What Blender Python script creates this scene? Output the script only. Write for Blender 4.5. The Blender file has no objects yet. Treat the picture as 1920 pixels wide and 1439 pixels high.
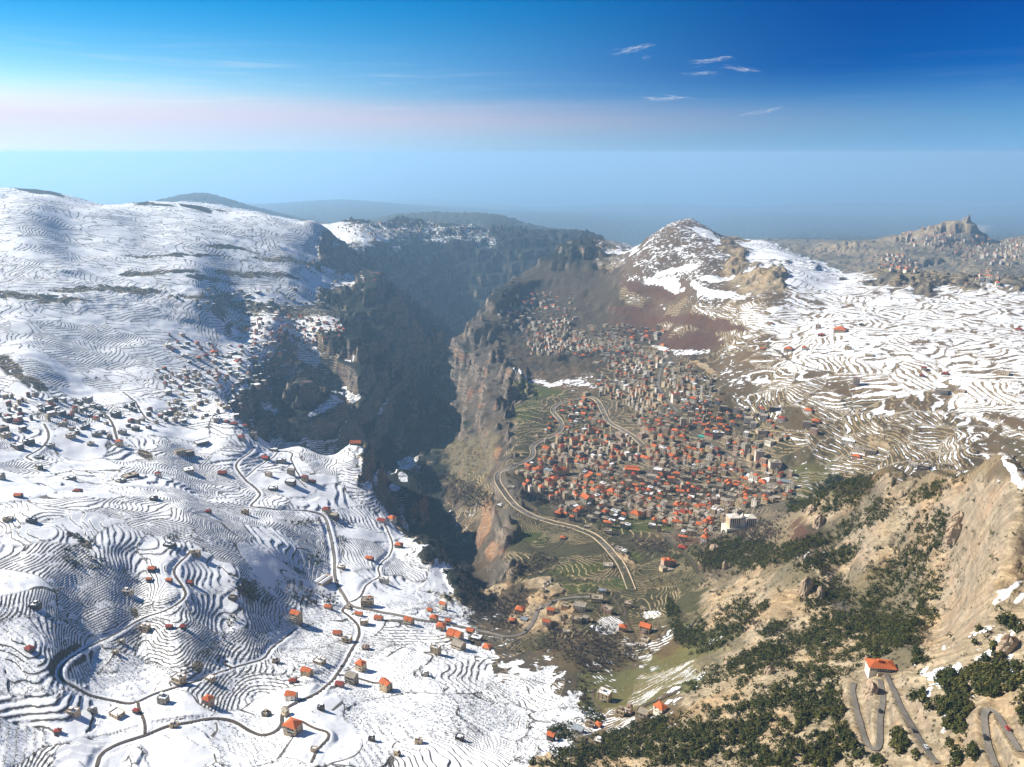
import bpy, math, random, time
import numpy as np
T0 = time.time()
R = math.radians
sc = bpy.context.scene
COL = sc.collection

# ------------------------------------------------------------------ camera, sky, sun, exposure
CAM_Z = 2000.0                       # metres above the sea
HFOV, PITCH = R(66.0), R(16.3)
F = 960 / math.tan(HFOV / 2)         # focal length in photo pixels
cam_d = bpy.data.cameras.new('camera')
cam_d.angle = HFOV
cam_d.clip_start, cam_d.clip_end = 1.0, 400000.0
cam = bpy.data.objects.new('camera', cam_d)
COL.objects.link(cam)
cam.location = (0, 0, CAM_Z)
cam.rotation_euler = (math.pi / 2 - PITCH, 0, 0)
sc.camera = cam

SUN_AZ, SUN_EL = R(-69), R(34)       # azimuth from +Y, negative = to the left
sun_dir = np.array([math.sin(SUN_AZ) * math.cos(SUN_EL), math.cos(SUN_AZ) * math.cos(SUN_EL), math.sin(SUN_EL)])
sun_l = bpy.data.lights.new('sun', 'SUN')
sun_l.energy, sun_l.angle, sun_l.color = 5.0, R(0.53), (1.0, 0.94, 0.83)
sun = bpy.data.objects.new('sun', sun_l)
COL.objects.link(sun)
from mathutils import Vector
sun.rotation_euler = Vector(sun_dir).to_track_quat('Z', 'Y').to_euler()

world = bpy.data.worlds.new('World')
sc.world = world
world.use_nodes = True
sc.view_settings.view_transform = 'Standard'
sc.view_settings.look = 'None'
sc.view_settings.exposure = 0.8
sc.view_settings.gamma = 1.0
sc.view_settings.use_curve_mapping = False
sc.cycles.use_denoising = True
sc.cycles.max_bounces = 5
sc.cycles.diffuse_bounces = 2
sc.cycles.glossy_bounces = 1
sc.cycles.transmission_bounces = 1
sc.cycles.volume_bounces = 1
sc.cycles.transparent_max_bounces = 64
sc.cycles.use_adaptive_sampling = True
sc.cycles.adaptive_threshold = 0.015
sc.cycles.caustics_reflective = sc.cycles.caustics_refractive = False


class NT:
    """small helper to write node trees"""
    def __init__(self, tree):
        self.t = tree
        tree.nodes.clear()

    def n(self, typ, ins=None, **props):
        nd = self.t.nodes.new(typ)
        for k, v in props.items():
            setattr(nd, k, v)
        for k, v in (ins or {}).items():
            s = nd.inputs[k]
            if isinstance(v, bpy.types.NodeSocket):
                self.t.links.new(v, s)
            else:
                if s.type == 'RGBA' and len(v) == 3:
                    v = (*v, 1.0)
                s.default_value = v
        return nd

    def math(self, op, a, b=0.0, c=0.0, clamp=False):
        return self.n('ShaderNodeMath', {0: a, 1: b, 2: c}, operation=op, use_clamp=clamp).outputs[0]

    def mix(self, f, a, b, blend='MIX'):
        return self.n('ShaderNodeMix', {0: f, 6: a, 7: b}, data_type='RGBA', blend_type=blend).outputs[2]

    def ramp(self, x, lo, hi, a=0.0, b=1.0, smooth=True):
        return self.n('ShaderNodeMapRange', {'Value': x, 'From Min': lo, 'From Max': hi, 'To Min': a, 'To Max': b},
                      interpolation_type='SMOOTHSTEP' if smooth else 'LINEAR', clamp=True).outputs[0]

    def noise(self, vec, scale, detail=3.0, rough=0.55, dist=0.0, dims='3D'):
        return self.n('ShaderNodeTexNoise', {'Vector': vec, 'Scale': scale, 'Detail': detail, 'Roughness': rough,
                                             'Distortion': dist}, noise_dimensions=dims).outputs[0]

    def attr(self, name):
        return self.n('ShaderNodeAttribute', attribute_name=name)


def build_world():
    w = NT(world.node_tree)
    sky = w.n('ShaderNodeTexSky', sky_type='NISHITA', sun_disc=False)
    sky.sun_elevation, sky.sun_rotation = SUN_EL, -SUN_AZ
    sky.altitude, sky.air_density, sky.dust_density, sky.ozone_density = 2000, 1.0, 0.35, 2.2
    d = w.n('ShaderNodeTexCoord').outputs['Generated']
    sep = w.n('ShaderNodeSeparateXYZ', {0: d})
    x, y, z = sep.outputs
    # deep, saturated winter blue
    hs = w.n('ShaderNodeHueSaturation', {'Hue': 0.492, 'Saturation': 1.6, 'Value': 1.0, 'Color': sky.outputs[0]}).outputs[0]
    s01 = w.n('ShaderNodeVectorMath', {0: hs, 3: 0.1}, operation='SCALE').outputs[0]
    gm = w.n('ShaderNodeGamma', {'Color': s01, 'Gamma': 1.35}).outputs[0]
    gm = w.n('ShaderNodeVectorMath', {0: gm, 3: 4.6}, operation='SCALE').outputs[0]
    # the air is darkest and most polarised square to the sun
    sund = w.n('ShaderNodeVectorMath', {0: d, 1: tuple(sun_dir)}, operation='DOT_PRODUCT').outputs['Value']
    gm = w.mix(w.math('POWER', w.ramp(sund, .0, .86), 1.15), w.mix(1.0, gm, (.02, .35, .66), 'MULTIPLY'), w.mix(1.0, gm, (6.4, 3.5, 2.9), 'MULTIPLY'))
    gm = w.mix(w.math('MULTIPLY', w.ramp(z, .16, .0), w.ramp(sund, .75, .25)), gm, w.mix(1.0, gm, (.35, .72, 1.15), 'MULTIPLY'))
    gm = w.mix(w.math('MULTIPLY', w.ramp(z, .10, .0), w.ramp(sund, .7, .1)), gm, (1.0, 2.5, 4.3))
    dotp = w.n('ShaderNodeVectorMath', {0: d, 1: (math.sin(SUN_AZ), math.cos(SUN_AZ), 0.0)}, operation='DOT_PRODUCT').outputs['Value']
    # thin smog layer over the sea, pinkish, and streaks of cirrus
    n1 = w.noise(w.n('ShaderNodeVectorMath', {0: d, 1: (2.0, 2.0, 30.0)}, operation='MULTIPLY').outputs[0], 2.0, 4, 0.6)
    zz = w.math('ADD', z, w.math('MULTIPLY', w.math('SUBTRACT', n1, 0.5), 0.016))
    top = w.math('ADD', 0.048, w.math('MULTIPLY', dotp, 0.012))
    band = w.math('MULTIPLY', w.ramp(w.math('SUBTRACT', zz, top), 0.020, -0.022), w.ramp(dotp, -0.32, 0.55, 0.0, 0.85))
    pink = w.mix(w.ramp(z, 0.008, 0.045), (3.2, 4.7, 6.3), (4.3, 4.2, 5.5))
    pink = w.n('ShaderNodeVectorMath', {0: pink, 3: w.ramp(dotp, -0.2, 0.85, 0.42, 1.0)}, operation='SCALE').outputs[0]
    c1 = w.mix(band, gm, pink)
    cv = w.n('ShaderNodeVectorMath', {0: d, 1: (3.0, 3.0, 55.0)}, operation='MULTIPLY').outputs[0]
    n2 = w.noise(cv, 1.6, 6, 0.62, 0.6)
    streak = w.math('MULTIPLY', w.ramp(n2, 0.5, 0.8), w.math('MULTIPLY', w.ramp(z, 0.13, 0.075), w.ramp(z, 0.03, 0.06)))
    streak = w.math('MULTIPLY', streak, w.ramp(dotp, 0.25, 0.8, 0.04, 0.5))
    c2 = w.mix(streak, c1, (5.2, 5.4, 5.6))
    bg = w.n('ShaderNodeBackground', {'Color': c2, 'Strength': 0.1})
    out = w.n('ShaderNodeOutputWorld', {'Surface': bg.outputs[0]})


build_world()

# ------------------------------------------------------------------ noise in numpy
_rng = np.random.RandomState(7)
_perm = _rng.permutation(512).astype(np.int32)
_ga = (_rng.rand(512) * 2 * np.pi).astype(np.float32)
_gx, _gy = np.cos(_ga), np.sin(_ga)


def pn(x, y, seed=0):
    """gradient noise, about -1..1"""
    xi, yi = np.floor(x).astype(np.int32), np.floor(y).astype(np.int32)
    xf, yf = (x - xi).astype(np.float32), (y - yi).astype(np.float32)
    u, v = xf * xf * xf * (xf * (xf * 6 - 15) + 10), yf * yf * yf * (yf * (yf * 6 - 15) + 10)

    def g(ix, iy, fx, fy):
        h = _perm[(_perm[(ix + seed * 57) & 511] + iy) & 511]
        return _gx[h] * fx + _gy[h] * fy
    a, b = g(xi, yi, xf, yf), g(xi + 1, yi, xf - 1, yf)
    c, d = g(xi, yi + 1, xf, yf - 1), g(xi + 1, yi + 1, xf - 1, yf - 1)
    return ((a + (b - a) * u) + ((c + (d - c) * u) - (a + (b - a) * u)) * v) * 1.5


def fbm(x, y, octs=4, seed=0, gain=0.5, ridged=False):
    s, amp, tot = 0.0, 1.0, 0.0
    for o in range(octs):
        k = pn(x * 2 ** o + 17.3 * o, y * 2 ** o - 9.1 * o, seed + o)
        s = s + amp * ((1 - 2 * np.abs(k)) if ridged else k)
        tot += amp
        amp *= gain
    return s / tot


def sstep(x, lo, hi):
    t = np.clip((x - lo) / (hi - lo), 0, 1)
    return t * t * (3 - 2 * t)


# ------------------------------------------------------------------ the relief: surveyed points
# every entry: photo direction (u, v) and either the drop below the camera (negative) or the distance ahead (positive)
CP, SP = math.cos(PITCH), math.sin(PITCH)


def slope_of(v):
    t = (719.5 - v) / F
    return (SP - t * CP) / (CP + t * SP)


def bearing(u, v):
    return ((u - 960) / F) / (CP + (719.5 - v) / F * SP)


SURVEY = [
    # near snow fields, lower left and centre
    (0, 1439, -452), (200, 1430, -470), (450, 1430, -478), (700, 1430, -484), (850, 1439, -486), (1000, 1439, -480),
    (60, 1330, -455), (250, 1320, -478), (550, 1360, -480), (800, 1340, -500), (1000, 1340, -515),
    (330, 1270, -482), (580, 1260, -505), (800, 1240, -528), (1000, 1230, -548), (1060, 1300, -525),
    (60, 1230, -438), (160, 1200, -470), (270, 1175, -490), (420, 1180, -505), (555, 1160, -545), (690, 1140, -565), (820, 1180, -565),
    (960, 1190, -575), (1100, 1190, -560), (1180, 1130, -590), (650, 1150, -562),
    # left slope with its hummocks
    (0, 1180, -432), (100, 1110, -438), (210, 1050, -449), (190, 1100, -457), (60, 1060, -428), (300, 1100, -468),
    (340, 1130, -478), (440, 1110, -493), (480, 1140, -516), (530, 1140, -536), (400, 1050, -478), (460, 1060, -493), (520, 1060, -516),
    (0, 1000, -424), (100, 945, -424), (30, 960, -420), (170, 930, -434), (250, 940, -446), (350, 950, -461), (380, 975, -467), (330, 1010, -460), (270, 990, -452),
    (450, 1000, -489), (500, 1040, -508), (560, 1040, -535), (620, 1040, -560), (700, 1040, -580), (780, 1050, -600), (850, 1075, -618),
    (740, 1100, -585), (830, 1110, -610), (880, 1120, -630), (870, 1160, -595), (600, 1100, -555),
    (180, 905, -457), (60, 900, -441), (300, 900, -475), (380, 940, -500), (470, 950, -530), (560, 955, -545), (620, 955, -560), (700, 965, -590),
    (0, 850, -440), (120, 850, -460), (250, 840, -480), (350, 850, -505), (450, 870, -525), (520, 900, -540), (580, 900, -555), (650, 900, -575), (700, 925, -590),
    (320, 835, -490), (280, 800, -480),
    (0, 800, -440), (100, 790, -450), (200, 800, -470), (380, 800, -505), (470, 830, -530), (560, 850, -560), (620, 860, -572),
    # rim of the gorge, left side
    (735, 945, -603), (700, 930, -592), (665, 840, -585), (690, 838, -590), (640, 842, -575), (560, 826, -560), (470, 792, -540), (430, 760, -535),
    (725, 985, -612), (760, 1010, -622), (800, 1010, -632), (850, 1060, -640), (880, 1095, -655),
    (780, 882, -640), (755, 880, -640), (720, 890, -632),
    # second shelf
    (0, 720, -425), (80, 700, -430), (40, 690, -415), (150, 740, -470), (250, 720, -480), (350, 730, -510), (400, 720, -520), (480, 690, -525), (560, 692, -545), (620, 690, -550),
    (300, 660, -470), (200, 680, -460), (420, 650, -515), (520, 640, -530), (600, 625, -540), (660, 640, -556), (684, 655, -562), (560, 602, -545), (480, 602, -525), (430, 610, -510),
    # dark gully, third shelf
    (560, 585, -530), (640, 600, -545), (480, 570, -470), (400, 560, -430), (600, 560, -530), (650, 540, -530), (560, 530, -462), (720, 517, -525), (690, 520, -515), (620, 500, -470),
    # upper left
    (0, 620, -388), (120, 620, -405), (250, 600, -420), (350, 590, -440), (0, 540, -332), (150, 540, -352), (300, 540, -385), (420, 530, -425),
    (0, 480, -286), (150, 480, -312), (300, 475, -332), (450, 490, -385), (560, 470, -395), (500, 450, -345), (0, 420, -216), (130, 430, -252), (260, 430, -272), (400, 440, -305),
    (50, 364, 3050), (0, 374, 3000), (120, 374, 3150), (200, 384, 3300), (320, 390, 3500), (420, 400, 3680), (520, 407, 3900), (580, 409, 4050), (620, 424, 4150),
    (0, 350, 4000), (60, 355, 4050), (150, 369, 4100), (250, 382, 4150), (370, 391, 4300), (400, 396, 4400),
    # walls below the rims
    (600, 800, -760), (600, 760, -660), (540, 790, -720), (500, 740, -590), (540, 720, -575), (660, 780, -730), (700, 720, -660), (690, 690, -600), (640, 730, -640),
    (720, 780, -790), (760, 720, -770), (740, 680, -700), (760, 830, -850), (700, 830, -830), (740, 870, -820), (640, 820, -800),
    (790, 920, -770), (760, 960, -720), (800, 960, -780), (720, 640, -640), (760, 620, -690), (800, 660, -860), (780, 590, -660), (740, 570, -590), (820, 610, -780),
    (710, 590, -575), (680, 575, -555),
    # floor of the gorge
    (830, 610, -930), (840, 640, -945), (800, 690, -900), (815, 740, -880), (830, 790, -865), (826, 840, -845), (800, 880, -825), (825, 925, -800), (835, 960, -780), (820, 990, -758),
    (880, 1060, -712), (905, 1085, -690), (870, 1030, -730), (930, 1110, -650),
    # far side of the bend
    (700, 425, 5200), (760, 418, 5500), (850, 424, 5700), (930, 432, 5800), (1000, 440, 5700), (1100, 447, 5500), (1160, 463, 5300), (1140, 452, 5600),
    (640, 425, 4900), (740, 450, 5000), (850, 450, 5300), (950, 455, 5400), (850, 500, 5050), (950, 500, 5100), (760, 490, 4700), (880, 540, 4900), (1000, 490, 5100), (860, 585, 4800),
    (640, 450, -420), (700, 480, 4300), (760, 530, -700), (820, 560, -850),
    # right rim
    (1130, 476, 4500), (1090, 484, 4400), (1050, 492, 4250), (1000, 505, 4050), (960, 524, 3850), (975, 535, -610), (950, 545, 3700), (920, 570, 3400), (900, 585, 3200), (880, 600, 3050), (900, 620, -655),
    (845, 640, 2900), (835, 640, 2920), (828, 690, -790), (870, 640, -665), (880, 690, -730), (900, 660, -668), (940, 640, -655), (970, 610, -645), (1000, 570, -620), (1030, 540, -590),
    (790, 690, 3060), (790, 715, -868), (840, 730, -830), (850, 700, -800), (880, 740, -760), (910, 720, -680), (950, 690, -662), (945, 720, -662), (890, 775, -745), (850, 800, -820), (910, 780, -690), (950, 760, -662),
    (860, 830, -790), (840, 860, -795), (900, 820, -720), (925, 800, -685), (950, 800, -664), (930, 850, -680), (880, 870, -755), (900, 895, -735), (860, 900, -760), (950, 850, -662), (935, 880, -662), (915, 900, -705),
    (870, 930, -745), (900, 940, -715), (922, 935, -668), (910, 990, -700), (930, 965, -655), (860, 980, -745), (890, 1020, -715), (915, 1030, -690), (940, 1010, -648), (950, 1050, -645), (930, 1070, -665),
    # town shelf
    (985, 965, -640), (1060, 985, -632), (1120, 1010, -622), (1180, 1090, -600), (1050, 1030, -628), (1030, 1100, -608), (960, 1110, -632), (1100, 1060, -612), (1050, 1150, -590),
    (1000, 900, -655), (1100, 900, -655), (1200, 900, -648), (1300, 900, -640), (1400, 910, -620), (1470, 900, -600), (1250, 960, -640), (1350, 970, -628), (1200, 1000, -630), (1250, 1040, -605), (1280, 1000, -620),
    (1020, 820, -650), (1100, 820, -640), (1200, 820, -625), (1300, 820, -605), (1400, 820, -590), (1500, 830, -560), (1040, 740, -640), (1120, 740, -622), (1200, 730, -595), (1280, 740, -565), (1360, 740, -545), (1440, 760, -540),
    (1040, 690, -640), (1120, 690, -625), (1200, 680, -600), (1260, 680, -575), (1300, 670, -560), (1340, 690, -548),
    (1000, 640, -650), (1080, 640, -635), (1160, 640, -610), (1240, 630, -575), (1320, 620, -530), (1040, 590, -620), (1120, 580, -585), (1200, 575, -545), (1280, 590, -520),
    # mountain
    (1100, 520, -540), (1150, 500, -500), (1180, 470, 3900), (1210, 455, 3850), (1240, 436, 3800), (1270, 426, 3780), (1291, 421, 3760), (1320, 432, 3780), (1345, 448, 3800), (1380, 460, 3750), (1410, 461, 3700), (1440, 458, 3500), (1470, 470, 3400), (1500, 484, 3300), (1540, 502, 3150), (1580, 518, 3050),
    (1200, 520, -455), (1260, 490, -400), (1300, 480, -375), (1350, 510, -400), (1300, 550, -450), (1400, 510, -395), (1450, 500, -375), (1400, 560, -430), (1450, 540, -400), (1500, 520, -385),
    # plateau on the right
    (1620, 512, 3000), (1700, 516, 2900), (1780, 522, 2820), (1850, 524, 2750), (1919, 526, 2700), (1600, 560, -415), (1700, 570, -410), (1800, 570, -402), (1900, 575, -395),
    (1500, 600, -450), (1600, 620, -440), (1700, 630, -430), (1800, 630, -420), (1900, 630, -410), (1400, 640, -490), (1500, 660, -475), (1600, 690, -465), (1700, 690, -450), (1800, 690, -440), (1900, 690, -428),
    (1430, 690, -510), (1380, 660, -515), (1500, 720, -500), (1600, 750, -500), (1700, 760, -485), (1800, 760, -470), (1900, 760, -455), (1500, 780, -535), (1560, 790, -530), (1600, 820, -540), (1700, 830, -520), (1800, 830, -500), (1900, 820, -485),
    (1560, 860, -570), (1650, 865, -545), (1750, 865, -525), (1850, 850, -505),
    # ridge and slope of the right foreground
    (1880, 866, 655), (1840, 876, 690), (1860, 868, 670), (1919, 880, 640), (1800, 884, 730), (1740, 880, 790), (1690, 884, 830), (1640, 886, 880), (1590, 900, 930), (1545, 920, 990), (1510, 940, 1050), (1440, 975, 1130),
    (1400, 1000, 1120), (1340, 1020, 1090), (1450, 1010, -510), (1600, 960, -418), (1700, 950, -372), (1800, 940, -325), (1900, 960, -275), (1540, 1000, -455), (1600, 1020, -430), (1700, 1020, -385), (1800, 1020, -345), (1910, 1040, -290),
    (1300, 1060, -580), (1250, 1100, -588), (1330, 1110, -545), (1400, 1080, -510), (1440, 1040, -490), (1500, 1055, -440), (1520, 1060, -428), (1560, 1090, -440), (1600, 1100, -430), (1700, 1100, -400), (1800, 1100, -360), (1910, 1120, -310),
    (1240, 1180, -562), (1300, 1170, -540), (1400, 1160, -490), (1500, 1150, -455), (1600, 1180, -415), (1700, 1180, -375), (1800, 1180, -345), (1910, 1190, -312),
    (1150, 1240, -550), (1250, 1250, -530), (1350, 1240, -490), (1450, 1230, -445), (1550, 1250, -408), (1650, 1260, -375), (1750, 1260, -348), (1850, 1260, -325), (1919, 1280, -310),
    (1130, 1320, -525), (1220, 1340, -500), (1120, 1370, -510), (1060, 1400, -490), (1350, 1320, -455), (1450, 1320, -420), (1550, 1330, -395), (1650, 1340, -370), (1750, 1350, -345), (1850, 1350, -325), (1919, 1360, -315),
    (1100, 1439, -472), (1250, 1430, -445), (1400, 1430, -412), (1550, 1430, -385), (1650, 1430, -368), (1750, 1430, -348), (1850, 1430, -330), (1919, 1439, -318),
    # far ridge on the right
    (1919, 462, 4700), (1900, 455, 5000), (1850, 460, 5300), (1840, 452, 5200), (1820, 432, 5150), (1809, 425, 5130), (1780, 430, 5200), (1740, 434, 5300), (1700, 440, 5400), (1660, 450, 5500), (1600, 455, 5700), (1540, 458, 6000), (1480, 455, 6500), (1430, 452, 6800),
    (1800, 455, 4900), (1750, 470, 4650), (1850, 480, 4500), (1700, 480, 4600), (1600, 485, 4700), (1800, 505, 4200), (1900, 505, 4100), (1700, 505, 4200), (1600, 500, 4500), (1900, 480, 4500),
    # blue hills beyond and the coast
    (330, 385, 9500), (380, 380, 9500), (420, 386, 9600), (470, 397, 9500), (500, 397, 9700), (530, 405, 9800), (300, 398, 9500), (600, 420, 9000),
    (700, 412, 9300), (730, 406, 9300), (800, 403, 9000), (815, 401, 9000), (860, 404, 8800), (885, 402, 8600), (940, 407, 8600), (1000, 425, 8400), (1080, 436, 8200), (1120, 446, 8200), (1180, 470, 9500), (680, 420, 9300),
    (560, 380, 21000), (640, 376, 22000), (760, 384, 22000), (900, 395, 21000), (1040, 402, 20000), (1200, 412, 19000), (1350, 410, 21000), (1450, 402, 22000), (1500, 404, 22000), (1600, 412, 20000), (1750, 415, 19000), (1900, 420, 18000),
    (1200, 440, 13000), (1350, 445, 13000), (1500, 440, 12000), (1650, 442, 12000), (1300, 430, 16000), (1600, 428, 15000), (1900, 440, 12000), (1900, 448, 9000), (1700, 452, 8500),
    (400, 402, 14000), (200, 402, 14000), (0, 402, 14000), (0, 372, 6000), (200, 388, 6000), (0, 385, 22000), (300, 385, 22000),
]
# points the photograph does not show: (u of the column, distance, drop)
HIDDEN = [
    (500, 1660, -690), (560, 1680, -720), (620, 1760, -770), (690, 1700, -790), (720, 1800, -840), (460, 1720, -600),
    (745, 1420, -730), (790, 1330, -745), (800, 1650, -800), (840, 1260, -712), (880, 1190, -690),
    (700, 2650, -680), (760, 2700, -800), (690, 2480, -640),
    (740, 3700, -720), (700, 3900, -680), (620, 4300, -560), (560, 4100, -430), (640, 3700, -520), (780, 3800, -860), (820, 4200, -940), (850, 4400, -960),
    (960, 4200, -860), (1000, 4350, -860), (1050, 4550, -840), (1100, 4750, -800), (1140, 4900, -760), (930, 3900, -870), (900, 3500, -890), (870, 3250, -900), (840, 3150, -920),
    (850, 6500, -640), (1000, 6500, -660), (700, 6200, -560), (1150, 6500, -820),
    (1290, 4300, -520), (1380, 4300, -520), (1450, 4000, -500), (1520, 3700, -560), (1600, 3500, -560), (1700, 3350, -560), (1800, 3250, -550), (1900, 3150, -540), (1210, 4400, -600), (1650, 3900, -560), (1850, 3700, -530),
    (1900, 800, -440), (1850, 850, -460), (1800, 900, -480), (1740, 950, -500), (1690, 1000, -520), (1640, 1050, -530), (1590, 1100, -545), (1545, 1150, -560), (1500, 1200, -575), (1440, 1230, -590), (1900, 1000, -490), (1800, 1080, -510), (1700, 1150, -530),
    (1880, 5800, -620), (1809, 5600, -620), (1740, 5900, -640), (1660, 6200, -680), (1840, 5350, -540),
    (100, 4800, -340), (250, 4900, -400), (400, 5000, -470), (520, 4900, -480), (0, 4900, -330), (30, 3500, -215), (180, 3700, -270),
    (380, 10500, -900), (850, 10500, -950), (1000, 10000, -1000),
    (-300, 600, -430), (-300, 1000, -330), (-300, 2000, -300), (-300, 4000, -200), (-600, 3000, -150), (-600, 1000, -300),
    (2200, 400, -250), (2200, 700, -230), (2200, 1200, -420), (2200, 2500, -380), (2200, 4500, -420), (2500, 1500, -330), (2500, 600, -200),
    (100, 300, -430), (500, 300, -450), (900, 300, -440), (1300, 250, -380), (1700, 200, -300), (900, 120, -420), (100, 120, -410), (1800, 100, -280),
]


def survey_points():
    P = []
    for u, v, k in SURVEY:
        a, s = bearing(u, v), slope_of(v)
        Y = k if k > 0 else -k / s
        P.append((a, math.log(Y), -s * Y))
    for u, Y, z in HIDDEN:
        v = 719.5
        for _ in range(12):           # the row at which that depth would project
            s = -z / Y
            t = (SP - s * CP) / (CP + s * SP)
            v = 719.5 - F * t
        P.append((bearing(u, v), math.log(Y), z))
    for u in range(-600, 2600, 400):  # far lowland and sea bed
        for Y, z in ((30000, -1985), (45000, -2120), (70000, -2200)):
            P.append(((u - 960) / F, math.log(Y), z))
    P = np.array(P)
    return P


KA, KB, KC = 3.2, 1.0, 0.012
_P = survey_points()


def solve_relief():
    q = _P[:, :2] * (KA, KB)
    d2 = ((q[:, None] - q[None]) ** 2).sum(-1)
    n = len(q)
    K = np.sqrt(d2 + KC) - 0.0
    A = np.zeros((n + 3, n + 3))
    A[:n, :n] = K - np.eye(n) * 0.004
    A[:n, n], A[:n, n + 1:] = 1, q
    A[n, :n], A[n + 1:, :n] = 1, q.T
    return q, np.linalg.solve(A, np.r_[_P[:, 2], 0, 0, 0])


A_AX = np.r_[np.linspace(-1.9, -0.83, 46)[:-1], np.linspace(-0.83, 0.83, 920), np.linspace(0.83, 1.9, 46)[1:]].astype(np.float32)
B_AX = np.r_[np.linspace(math.log(110), math.log(330), 40)[:-1], np.linspace(math.log(330), math.log(2600), 620)[:-1],
             np.linspace(math.log(2600), math.log(8000), 250)[:-1], np.linspace(math.log(8000), math.log(60000), 110)].astype(np.float32)
NA, NB = len(A_AX), len(B_AX)


def relief_grid():
    q, w = solve_relief()
    # evaluate on a coarser lattice, then bilinear refine (the relief is smooth at that scale)
    ca, cb = np.linspace(A_AX[0], A_AX[-1], 420), np.linspace(B_AX[0], B_AX[-1], 420)
    QA, QB = np.meshgrid(ca * KA, cb * KB)
    z = w[-3] + w[-2] * QA + w[-1] * QB
    QAf, QBf = QA.astype(np.float32), QB.astype(np.float32)
    acc = np.zeros_like(QAf)
    for i in range(len(q)):
        acc += np.float32(w[i]) * np.sqrt((QAf - np.float32(q[i, 0])) ** 2 + (QBf - np.float32(q[i, 1])) ** 2 + np.float32(KC))
    z = (z + acc).astype(np.float32)

    def interp(ax, c):
        t = (ax - c[0]) / (c[1] - c[0])
        i = np.clip(t.astype(int), 0, len(c) - 2)
        return i, (t - i).astype(np.float32)
    # catmull-rom along both axes keeps it smooth
    def refine(arr, ax, c, axis):
        i, f = interp(ax, c)
        arr = np.moveaxis(arr, axis, 0)
        n = len(c)
        p0, p1, p2, p3 = arr[np.clip(i - 1, 0, n - 1)], arr[i], arr[np.clip(i + 1, 0, n - 1)], arr[np.clip(i + 2, 0, n - 1)]
        f = f[:, None]
        r = 0.5 * (2 * p1 + (p2 - p0) * f + (2 * p0 - 5 * p1 + 4 * p2 - p3) * f ** 2 + (3 * p1 - p0 - 3 * p2 + p3) * f ** 3)
        return np.moveaxis(r, 0, axis)
    z = refine(z, A_AX, ca, 1)
    z = refine(z, B_AX, cb, 0)
    return z


GA, GB = np.meshgrid(A_AX, B_AX)
GY = np.exp(GB).astype(np.float32)
GX = (GA * GY).astype(np.float32)
H = relief_grid()

# ------------------------------------------------------------------ land cover, read off the photograph once and stored on the ground
COVER = [  # one letter per 40 photo pixels, rows from v = 340
    "WWWWWWWWWWWWWddddddddddddddddddddvvvvvvvvvvvvvvv",
    "WWWWWWWWWWWWWWmmdddddddddddddpppppWWvvvvvvvvvvvv",
    "WWWWWWWWWWWmWWmmmmkkkkkdddddpppppppWWvvvvvvvvvvv",
    "WWWWWWWWWWWmmmmdkdkdddddddddqppppptWWWvvvvvvvvvv",
    "mWmnmWWmWWWWmmmmmdddddddbbbbbppppptttWWWTvvvvvvv",
    "nnnnnnnnnnnnmmmdddddddddbbbbbqppppPPPTTTTTTTTTTT",
    "SSWSSSSSmmnmmmmmddddddcbbbbbbrrPPPPTTTTTTTTTTTTT",
    "SSSSSSSSmmmmmmmddddddccbbbbuubbrrrPPTTTTTTTTTTTT",
    "SSSSSSSSmmmmmmmmddddddccbbbbbbuubqPPPTTTTTTTTTTT",
    "SSSSSSSmmmmmdcdkdddddccccpppguuuqqpPPPPPTTTTTTTT",
    "mmmmmmmSmSmdkddkdddddcccgggguuuuuqqqqqPqqPPPTTTT",
    "SSSSSSSSSSSmddddkdddddccggguuuuuuuugqqqqqqqPqPPP",
    "SSSSSSSSSSSSSSSSmdddfffcgguUUUUUUUUUgqqqqqqqPqPq",
    "SSSSSSSSSSSSSSSSSddddffcgUUUUUUUUUUUUGGqqqqqqqPq",
    "SSSSSSSSSSSSSSSSSmdddbgccUUUUUUUUUUUUGGbbttqttxx",
    "SSSSSSSSSSSSSSSSSSmddwwcgguuUUUUUUUUUUtbfttttttt",
    "SSSSSSSSSSSSSSSSSSmddwbcggggguuUUUUUurbftttttttt",
    "SSSSSSSSSSSSSSSSSSSmdbbcgggggggggruuuwwtttfttttt",
    "SSSSSSSSSSSSSSSSSSSSmdbcggggggggguutffttfffttttt",
    "SSSSSSSSSSSSSSSSSSSSmddbbygggggggttttttcfffttttx",
    "SSSSSSSSSSSSSSSSSSSSSmwwyyyggggggttttttcfffttttx",
    "SSSSSSSSSSSSSSSSSSSSmmwwgguuuqqqGGfttttttfftttxx",
    "SSSSSSOOSSSSOOOSSSSOOOOwwPqqqqGGGftttttttffttxxx",
    "SSSSOOOOOOOOSSOSOOOOOOOOOOwGGGGGGttttttttttxxtxx",
    "OOOOOOOOOOOOOOOOOOOOOOSSSSSGGGGPttttttttttttxxtx",
    "OOOOOOOOOOOOOOOOOOOOOOSSSSSmPPPPttttttttttttxtxt",
    "OOOOOOOOOOOOOOOOSOOOSSSSSOmuutttttttttttttttxttt",
    "OOOOOOSOOOOOOSSSSSSSSSSSSttttttttttttttttttttttt",
    "OOOOOOSOOOOOOSSSSSSSSSSSSttttttttttttttttttttttt",
]
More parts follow.
